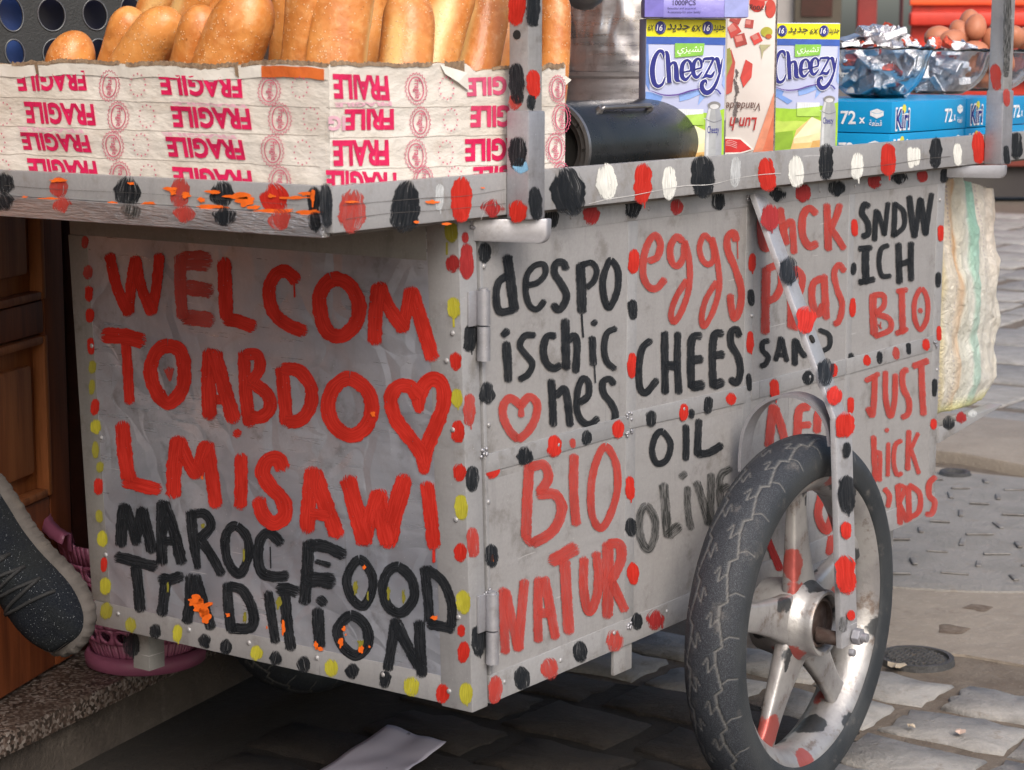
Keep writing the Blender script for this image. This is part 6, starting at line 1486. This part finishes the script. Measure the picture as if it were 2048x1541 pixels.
# dark pierced panel behind the bread
t = thing('pierced_panel', 'dark grey plastic panel pierced with big oval holes behind the bread, top left', 'panel', tuple(W((150, 118), ('y', .86))))
pd_, pn_ = facing(28); O = W((0, 130), ('y', .835)); gp = mat('dark_grey_plastic', (.022, .024, .026), (.016, .018, .019), 30, .5, 0, .3, 300)
hol = [(22, 28, 24, 36), (103, 30, 27, 33), (190, 30, 24, 31), (262, 22, 20, 28), (30, 106, 19, 27), (112, 108, 26, 30), (200, 108, 22, 30), (275, 100, 20, 28), (-58, 28, 24, 36), (-50, 104, 20, 28)]
def pp_(px, l=0): return W(px, (O, pn_)) + pn_ * l
cells = []
for (x, y, a, b_) in hol:
    row = 0 if y < 70 else 1; xs = sorted([h[0] for h in hol if (h[1] < 70) == (row == 0)]); k = xs.index(x)
    x0 = (xs[k - 1] + x) / 2 if k else x - 45; x1 = (xs[k + 1] + x) / 2 if k < len(xs) - 1 else x + 45
    y0, y1 = (-60, 69) if row == 0 else (69, 190)
    V, F = [], []; n = 32
    for l in (0, -.006):
        for q in range(n):
            tt = 2 * PI * q / n; ex, ey = a * math.cos(tt), b_ * math.sin(tt); rr = -.25; ex, ey = ex * math.cos(rr) - ey * math.sin(rr) * 1, ex * math.sin(rr) + ey * math.cos(rr); V.append(pp_((x + ex * .97, y + ey), l))
        for q in range(n):
            tt = 2 * PI * q / n; c_, s_ = math.cos(tt), math.sin(tt); m_ = max(abs(c_), abs(s_)); ux, uy = c_ / m_, s_ / m_
            V.append(pp_((x + ux * (x1 - x) if ux > 0 else x + ux * (x - x0), y + uy * (y1 - y) if uy > 0 else y + uy * (y - y0)), l))
    for q in range(n):
        j = (q + 1) % n
        F += [(q, j, n + j, n + q), (q, 2 * n + q, 2 * n + j, j)]
    cells.append((V, F))
    rim_ = [pp_((x + a * 1.0 * math.cos(tt) * math.cos(-.25) - b_ * math.sin(tt) * math.sin(-.25), y + a * math.cos(tt) * math.sin(-.25) + b_ * math.sin(tt) * math.cos(-.25)), .0006) for tt in np.linspace(0, 2 * PI, 40, endpoint=False)]
    mk('hole_rim', *tube(rim_, .0014, 6, True), mat('shiny_edge', (.10, .11, .12), (.07, .07, .08), 30, .25) if 'edge' not in M else M['edge'], t, smooth=True); M['edge'] = bpy.data.materials['shiny_edge']
mk('panel_sheet', *join(*cells), gp, t)
nav = mat('navy_lining', (.010, .012, .035), (.008, .010, .025), 20, .4); blu = mat('blue_backing', (.05, .13, .42), (.02, .05, .20), 9, .45)
V = [pp_(q, -.05) for q in ((70, -80), (420, -80), (420, 200), (70, 200))]; mk('backing', V, [(0, 1, 2, 3)], nav, t)
V = [pp_(q, -.045) for q in ((-160, -80), (68, -80), (68, 200), (-160, 200))]; mk('backing', V, [(0, 1, 2, 3)], blu, t)

# ================================================================== SACK at the rear end
sackm, nt, b = newmat('woven_plastic_sack')
au = nt.nodes.new('ShaderNodeAttribute'); au.attribute_name = 'su'; av_ = nt.nodes.new('ShaderNodeAttribute'); av_.attribute_name = 'sv'
v = coords(nt, 1, rnd=False); wob_ = math_(nt, 'ADD', au.outputs['Fac'], math_(nt, 'MULTIPLY', math_(nt, 'SUBTRACT', noi(nt, v, 8, 3), .5), .03))
stops = [(0, (.62, .52, .36)), (.06, (.66, .60, .48)), (.10, (.60, .46, .14)), (.20, (.56, .40, .08)), (.24, (.70, .62, .52)), (.30, (.70, .58, .44)), (.36, (.66, .33, .10)), (.385, (.70, .64, .52)), (.46, (.72, .70, .60)), (.50, (.74, .72, .66)), (.53, (.28, .56, .44)), (.61, (.32, .60, .50)), (.63, (.74, .70, .62)), (.80, (.72, .64, .56)), (.97, (.70, .60, .50))]
r_ = ramp(nt, wob_, stops)
col = r_.outputs[0]
for s0, f_ in ((.04, 1), (.19, 1), (.145, 1), (.30, .7), (.70, .5)):
    d_ = math_(nt, 'ABSOLUTE', math_(nt, 'SUBTRACT', wob_, s0)); ln = mapr(nt, d_, .004, .008, 1, 0)
    dash = math_(nt, 'GREATER_THAN', math_(nt, 'FRACT', math_(nt, 'MULTIPLY', av_.outputs['Fac'], 55.)), .45)
    col = mixc(nt, math_(nt, 'MULTIPLY', math_(nt, 'MULTIPLY', ln, dash), .7 * f_), col, (.16, .05, .16))
fade = mapr(nt, av_.outputs['Fac'], .15, .6, .15, .5); col = mixc(nt, fade, col, (.60, .62, .56))
col = mixc(nt, mapr(nt, av_.outputs['Fac'], .93, 1.0, 0, .8), col, (.58, .56, .22))
nt.links.new(col, b.inputs['Base Color']); b.inputs['Roughness'].default_value = .38
wv_ = nt.nodes.new('ShaderNodeTexWave'); wv_.inputs['Scale'].default_value = 120; wv_.bands_direction = 'Z'; nt.links.new(v, wv_.inputs['Vector'])
h = math_(nt, 'ADD', noi(nt, v, 38, 6, .7, 1.2), math_(nt, 'MULTIPLY', wv_.outputs['Fac'], .05)); bump(nt, b, h, 1.0, .012)
V, F, su, sv = [], [], [], []; nu, nv = 110, 90
xl, xr = 1.443, W((2034, 500), ('y', .02))[0]; ztp, zbt = .893, .452
cxs = (xl + xr) / 2 + .004; hw = (xr - xl) / 2
for j in range(nv + 1):
    t_ = j / nv
    for i in range(nu):
        a = 2 * PI * i / nu; c_, s_ = math.cos(a), math.sin(a)
        u_ = .5 + .5 * c_
        ztop = ztp - .006 * u_ - .030 * max(0, u_ - .45) / .55 - (.004 * noise.noise(Vector((u_ * 6, 3, 0))))
        w__ = hw * (1.0 - .06 * t_ + .05 * math.sin(PI * t_) - .16 * max(0, t_ - .93) / .07); dp = .045 * (.35 + .65 * min(1, t_ * 2.2)) * (1 - .25 * max(0, t_ - .9) / .1)
        q = noise.noise_vector(Vector((c_ * 2.4, s_ * 1.5, t_ * 6))) * .011 + noise.noise_vector(Vector((c_ * 8, s_ * 6, t_ * 18))) * .0035 + noise.noise_vector(Vector((c_ * 19, s_ * 14, t_ * 42))) * .0016
        fold = .004 * math.sin(c_ * 22 + t_ * 5) * (1.1 - t_)
        x = cxs + w__ * c_ + q[0]; y = .075 + dp * math.copysign(abs(s_) ** .8, s_) + q[1] + fold; z = ztop + (zbt - ztop) * t_ + q[2] * .4
        if x < 1.4365: x = 1.4365 + (x - 1.4365) * .02
        V.append((x, y, z)); su.append(.5 + .5 * c_); sv.append(t_)
for j in range(nv):
    for i in range(nu): F.append((j * nu + i, (j + 1) * nu + i, (j + 1) * nu + (i + 1) % nu, j * nu + (i + 1) % nu))
F.append(tuple(nv * nu + i for i in range(nu))[::-1])
tag(mk('woven_sack', V, F, sackm, smooth=True, attrs=dict(su=su, sv=sv)), 'crumpled cream woven plastic sack with green and orange stripes behind the cart', 'sack')

# ================================================================== LAUNDRY BASKET
pinkm = mat('grubby_mauve_plastic', (.27, .085, .15), (.21, .065, .12), 9, .42, 0, .15, 60, dirt=(.10, .05, .06), dsc=30, dth=(.58, .72))
bc = W((292, 1322), ('z', .12)); k_ = dist(bc) / F_PX
Rb, Rt, Hb = 98 * k_, 168 * k_, .232
t = thing('plastic_basket', 'mauve plastic laundry basket with rows of holes on the doorstep, behind the cart corner', 'basket', tuple(bc))
def bp(a, h):  # surface point, h 0..1
    r = Rb + (Rt - Rb) * (h ** .8) + .001 * math.sin(a * 40); return v3((bc[0] + r * math.cos(a), bc[1] + r * math.sin(a), bc[2] + .02 + h * (Hb - .02)))
V, F = [], []; rows, colsn = 5, 22
def qd(P4): o = len(V); V.extend(P4); F.append((o, o + 1, o + 2, o + 3))
h0, h1 = .16, .80
for r_i in range(rows):
    for c_i in range(colsn):
        a0, a1 = 2 * PI * (c_i + .5 * (r_i % 2)) / colsn, 2 * PI * (c_i + 1 + .5 * (r_i % 2)) / colsn; z0, z1 = h0 + (h1 - h0) * r_i / rows, h0 + (h1 - h0) * (r_i + 1) / rows
        ac, zc_ = (a0 + a1) / 2, (z0 + z1) / 2; n = 16; o = len(V)
        for q in range(n): tt = 2 * PI * q / n; V.append(bp(ac + (a1 - a0) * .29 * math.cos(tt) * (1 + .25 * math.sin(tt)), zc_ + (z1 - z0) * .33 * math.sin(tt)))
        for q in range(n):
            tt = 2 * PI * q / n; cc, ss = math.cos(tt), math.sin(tt); m_ = max(abs(cc), abs(ss)); V.append(bp(ac + (a1 - a0) / 2 * cc / m_, zc_ + (z1 - z0) / 2 * ss / m_))
        for q in range(n): j = (q + 1) % n; F.append((o + q, o + j, o + n + j, o + n + q))
for q in range(88):
    a0, a1 = 2 * PI * q / 88, 2 * PI * (q + 1) / 88; top = lambda a: .985 - (.035 + .02 * noise.noise(Vector((a * 9, 1, 1)))) * (1 if 3.0 < a % (2 * PI) < 5.6 else 0)
    qd([bp(a0, -.09), bp(a1, -.09), bp(a1, h0), bp(a0, h0)]); qd([bp(a0, h1), bp(a1, h1), bp(a1, top(a1)), bp(a0, top(a0))])
bo = mk('basket_wall', V, F, pinkm, t, smooth=True); sm = bo.modifiers.new('thick', 'SOLIDIFY'); sm.thickness = .003
V, F = lathe([(0, .012), (Rb * .98, .012), (Rb * 1.0, .022), (Rb * 1.12, .030), (Rb * 1.20, .018), (Rb * 1.18, .004), (Rb * 1.06, 0), (0, .001)], bc, (0, 0, 1), 64); mk('basket_base', V, F, pinkm, t, smooth=True)
rimp = [bp(a, 1.0) + v3((.004 * math.cos(a), .004 * math.sin(a), .010 + .022 * max(0, math.cos((a - 2.3))) ** 6)) for a in np.linspace(-.25 * PI, .98 * PI, 60)]
V, F = [], []
for q in rimp:
    o_ = (q - bc) * [1, 1, 0]; o_ /= np.linalg.norm(o_)
    V += [q - o_ * .001 - v3((0, 0, .03)), q, q + o_ * .014, q + o_ * .020 - v3((0, 0, .014))]
for i in range(len(rimp) - 1):
    for k in range(3): F.append((i * 4 + k, i * 4 + k + 1, (i + 1) * 4 + k + 1, (i + 1) * 4 + k))
o = mk('basket_rim', V, F, pinkm, t, smooth=True); sm = o.modifiers.new('thick', 'SOLIDIFY'); sm.thickness = .0025
# door knob on the dark jamb
kq = W((168, 912), ('y', 1.06)); 
t = thing('door_knob', 'small dull brass door knob on the dark post beside the cart', 'door knob', tuple(kq))
V, F = lathe([(.0, .0), (.016, .002), (.019, .012), (.014, .026), (.008, .032), (.008, .05)], kq, (0, 1, 0), 20); mk('knob', V, F, mat('dull_brass', (.20, .13, .06), (.12, .08, .04), 30, .4, .8), t, smooth=True)

# ================================================================== PERSON'S FOOT IN A SNEAKER
UP = v3((0, 0, 1)); toC = CAM - W((90, 1210), ('y', .3)); toC /= np.linalg.norm(toC)
iup = np.cross(toC, rgt) ; iup = iup / np.linalg.norm(iup); iup = iup if iup[2] > 0 else -iup
T = rgt * .56 - iup * .828; perp = rgt * .828 + iup * .56
nz_ = toC * .86 - perp * .50 + T * .06; nz_ -= T * (nz_ @ T); nz_ /= np.linalg.norm(nz_); ny = np.cross(nz_, T)
Dz = 2.98; dr = RM @ np.array([146 - CX, CY - 1296, -F_PX]); dr /= np.linalg.norm(dr); TOE = CAM + dr * Dz
def L2W(x, y, z): return TOE + T * (x - .288) + ny * y + nz_ * (z - .030)
person = thing('person', 'foot of a person in a dark speckled knit sneaker at the left edge', 'person', tuple(L2W(.14, 0, 0)))
ol = [(0, 0), (.006, .020), (.03, .035), (.07, .037), (.11, .036), (.15, .040), (.19, .049), (.22, .053), (.25, .048), (.272, .036), (.284, .020), (.289, 0)]
cv_ = catmull([(x * 1000, y * 1000, 0) for x, y in ol], 6); half = [(q[0] / 1000, q[1] / 1000) for q in cv_]
out_ = half + [(x, -y * .95) for x, y in half[::-1][1:-1]]
# resample evenly & add tread ribs along the side wall
def resample(P, n):
    P = [np.array(p) for p in P] + [np.array(P[0])]; L = [0]
    for i in range(1, len(P)): L.append(L[-1] + np.linalg.norm(P[i] - P[i - 1]))
    return [np.array([np.interp(L[-1] * k / n, L, [p[c] for p in P]) for c in (0, 1)]) for k in range(n)]
RSn = 360; rsl = resample(out_, RSn); V, F = [], []
lev = [(-.004, .97), (0, 1.02), (.006, 1.06), (.014, 1.07), (.022, 1.055), (.028, 1.02), (.031, .96)]
cen = np.array([.145, 0])
for z, sc_ in lev:
    for k, p in enumerate(rsl):
        rib = .0009 * math.copysign(abs(math.sin(k / RSn * 2 * PI * 42 + 3 * noise.noise(Vector((k * .02, 0, 0))))) ** .4, math.sin(k / RSn * 2 * PI * 42)) * (1 if .003 < z < .026 else .2)
        dirr = p - np.array([min(max(p[0], .05), .235), 0]); dirr = dirr / (np.linalg.norm(dirr) + 1e-6)
        q = p + dirr * ((sc_ - 1) * .11 + rib); V.append(L2W(q[0], q[1], z + (.010 * max(0, (q[0] - .25) / .04) ** 2)))
nl = len(lev)
for i in range(nl - 1):
    for k in range(RSn): F.append((i * RSn + k, i * RSn + (k + 1) % RSn, (i + 1) * RSn + (k + 1) % RSn, (i + 1) * RSn + k))
F += [tuple(range(RSn))[::-1], tuple(range((nl - 1) * RSn, nl * RSn))]
solem = mat('dusty_grey_sole', (.075, .066, .060), (.045, .040, .036), 30, .8, 0, .3, 120, dirt=(.08, .07, .06), dsc=20)
sole = mk('sneaker_sole', V, F, solem, person, smooth=True, auto=.8)
km, nt, b = newmat('speckled_knit'); v = coords(nt, 1, rnd=False)
vo = nod(nt, 'ShaderNodeTexVoronoi'); vo.inputs['Scale'].default_value = 560; nt.links.new(v, vo.inputs['Vector']); s_c = nt.nodes.new('ShaderNodeSeparateColor'); nt.links.new(vo.outputs['Color'], s_c.inputs[0])
sp_k = math_(nt, 'MULTIPLY', mapr(nt, vo.outputs['Distance'], .18, .3, 1, 0), math_(nt, 'GREATER_THAN', s_c.outputs[0], .90))
col = mixc(nt, mapr(nt, noi(nt, v, 14, 3), .35, .65), (.006, .008, .012), (.010, .012, .013)); col = mixc(nt, mapr(nt, noi(nt, v, 500, 2), .45, .7, 0, .5), col, (.022, .025, .030))
nt.links.new(mixc(nt, math_(nt, 'MULTIPLY', sp_k, .9), col, (.26, .28, .30)), b.inputs['Base Color']); b.inputs['Roughness'].default_value = .95; b.inputs['Specular IOR Level'].default_value = .15; bump(nt, b, noi(nt, v, 380, 3), .6, .002)
V, F = [], []; nx, na = 50, 36
for i in range(nx + 1):
    t_ = i / nx; x = .004 + .279 * (1 - math.cos(PI * t_)) / 2
    wdt = np.interp(x, [p[0] for p in half], [p[1] for p in half]) * .97
    hgt = np.interp(x, [0, .01, .05, .09, .13, .17, .21, .25, .275, .289], [.05, .085, .105, .108, .098, .078, .060, .046, .032, .010])
    for j in range(na + 1):
        a = PI * j / na; y = wdt * math.copysign(abs(math.cos(a)) ** .75, math.cos(a)); z = .027 + (hgt - .012) * math.sin(a) ** .8
        sh_ = 1 - .38 * (math.sin(a) ** 2) * np.interp(x, [0, .15, .2, .29], [1, .8, .2, 0])
        V.append(L2W(x, y * sh_, z + .0008 * noise.noise(Vector((x * 90, y * 90, 0)))))
for i in range(nx):
    for j in range(na): F.append((i * (na + 1) + j, i * (na + 1) + j + 1, (i + 1) * (na + 1) + j + 1, (i + 1) * (na + 1) + j))
mk('sneaker_upper', V, F, km, person, smooth=True)
def us(x, s_): # point on upper surface, s_ -1..1 across
    wdt = np.interp(x, [p[0] for p in half], [p[1] for p in half]) * .97; hgt = np.interp(x, [0, .01, .05, .09, .13, .17, .21, .25, .275, .289], [.05, .085, .105, .108, .098, .078, .060, .046, .032, .010])
    a = PI * (.5 - s_ / 2); y = wdt * math.copysign(abs(math.cos(a)) ** .75, math.cos(a)); z = .027 + (hgt - .012) * math.sin(a) ** .8; sh_ = 1 - .38 * (math.sin(a) ** 2) * np.interp(x, [0, .15, .2, .29], [1, .8, .2, 0])
    return L2W(x, y * sh_, z + .0015)
lacem = mat('black_lace', (.008, .009, .010), (.014, .015, .016), 200, .8, 0, .4, 600)
for x in (.205, .180, .155, .130):
    mk('lace', *tube([us(x + .012 * s_, s_) for s_ in np.linspace(-.62, .62, 14)], .0026, 8), lacem, person, smooth=True)
    mk('lace', *tube([us(x - .012 - .010 * s_, s_) for s_ in np.linspace(-.62, .55, 14)], .0026, 8), lacem, person, smooth=True)
mk('toe_patch', [us(.278 - .002, s_) + T * .0035 + nz_ * z for z in (-.006, .004) for s_ in np.linspace(-.95, .1, 10)], [(k, k + 1, 11 + k, 10 + k) for k in range(9)], solem, person, smooth=True)
# ankle and trouser leg leading out of the picture
an = L2W(.045, 0, .10); kn = an + iup * .34 - rgt * .20 - toC * .03; hp_ = kn + rgt * -.42 + UP * .0 - toC * .02
V, F = tube([an - (kn - an) * .12, an, an + (kn - an) * .25, an + (kn - an) * .6, kn, kn + (hp_ - kn) * .15, kn + (hp_ - kn) * .6, hp_], [.040, .038, .052, .062, .068, .074, .085, .09], 24)
mk('trouser_leg', V, F, mat('dark_trouser_cloth', (.018, .018, .022), (.03, .03, .034), 40, .9, 0, .5, 200), person, smooth=True)

# ================================================================== PAPER ON THE GROUND
pm_ = mat('lilac_paper', (.74, .70, .80), (.68, .64, .75), 6, .7, 0, .2, 30, dirt=(.30, .27, .32), dsc=26, dth=(.66, .70))
qa = [W(q, ('z', .012)) for q in ((775, 1453), (893, 1487), (812, 1548), (622, 1556))]
n = 14; V = []
for i in range(n + 1):
    for j in range(n + 1):
        u, v_ = i / n, j / n; q = (1 - v_) * ((1 - u) * qa[0] + u * qa[1]) + v_ * ((1 - u) * qa[3] + u * qa[2]); q = q + v3((0, 0, .004 * noise.noise(Vector((u * 3, v_ * 3, 0))) + .003 * (abs(u - .5) + abs(v_ - .5)))); V.append(q)
o = mk('paper_sheet', V, [(i * (n + 1) + j, i * (n + 1) + j + 1, (i + 1) * (n + 1) + j + 1, (i + 1) * (n + 1) + j) for i in range(n) for j in range(n)], pm_, smooth=True)
sm = o.modifiers.new('t', 'SOLIDIFY'); sm.thickness = .0004
tag(o, 'stained lilac sheet of paper lying on the dark paving under the cart', 'paper')
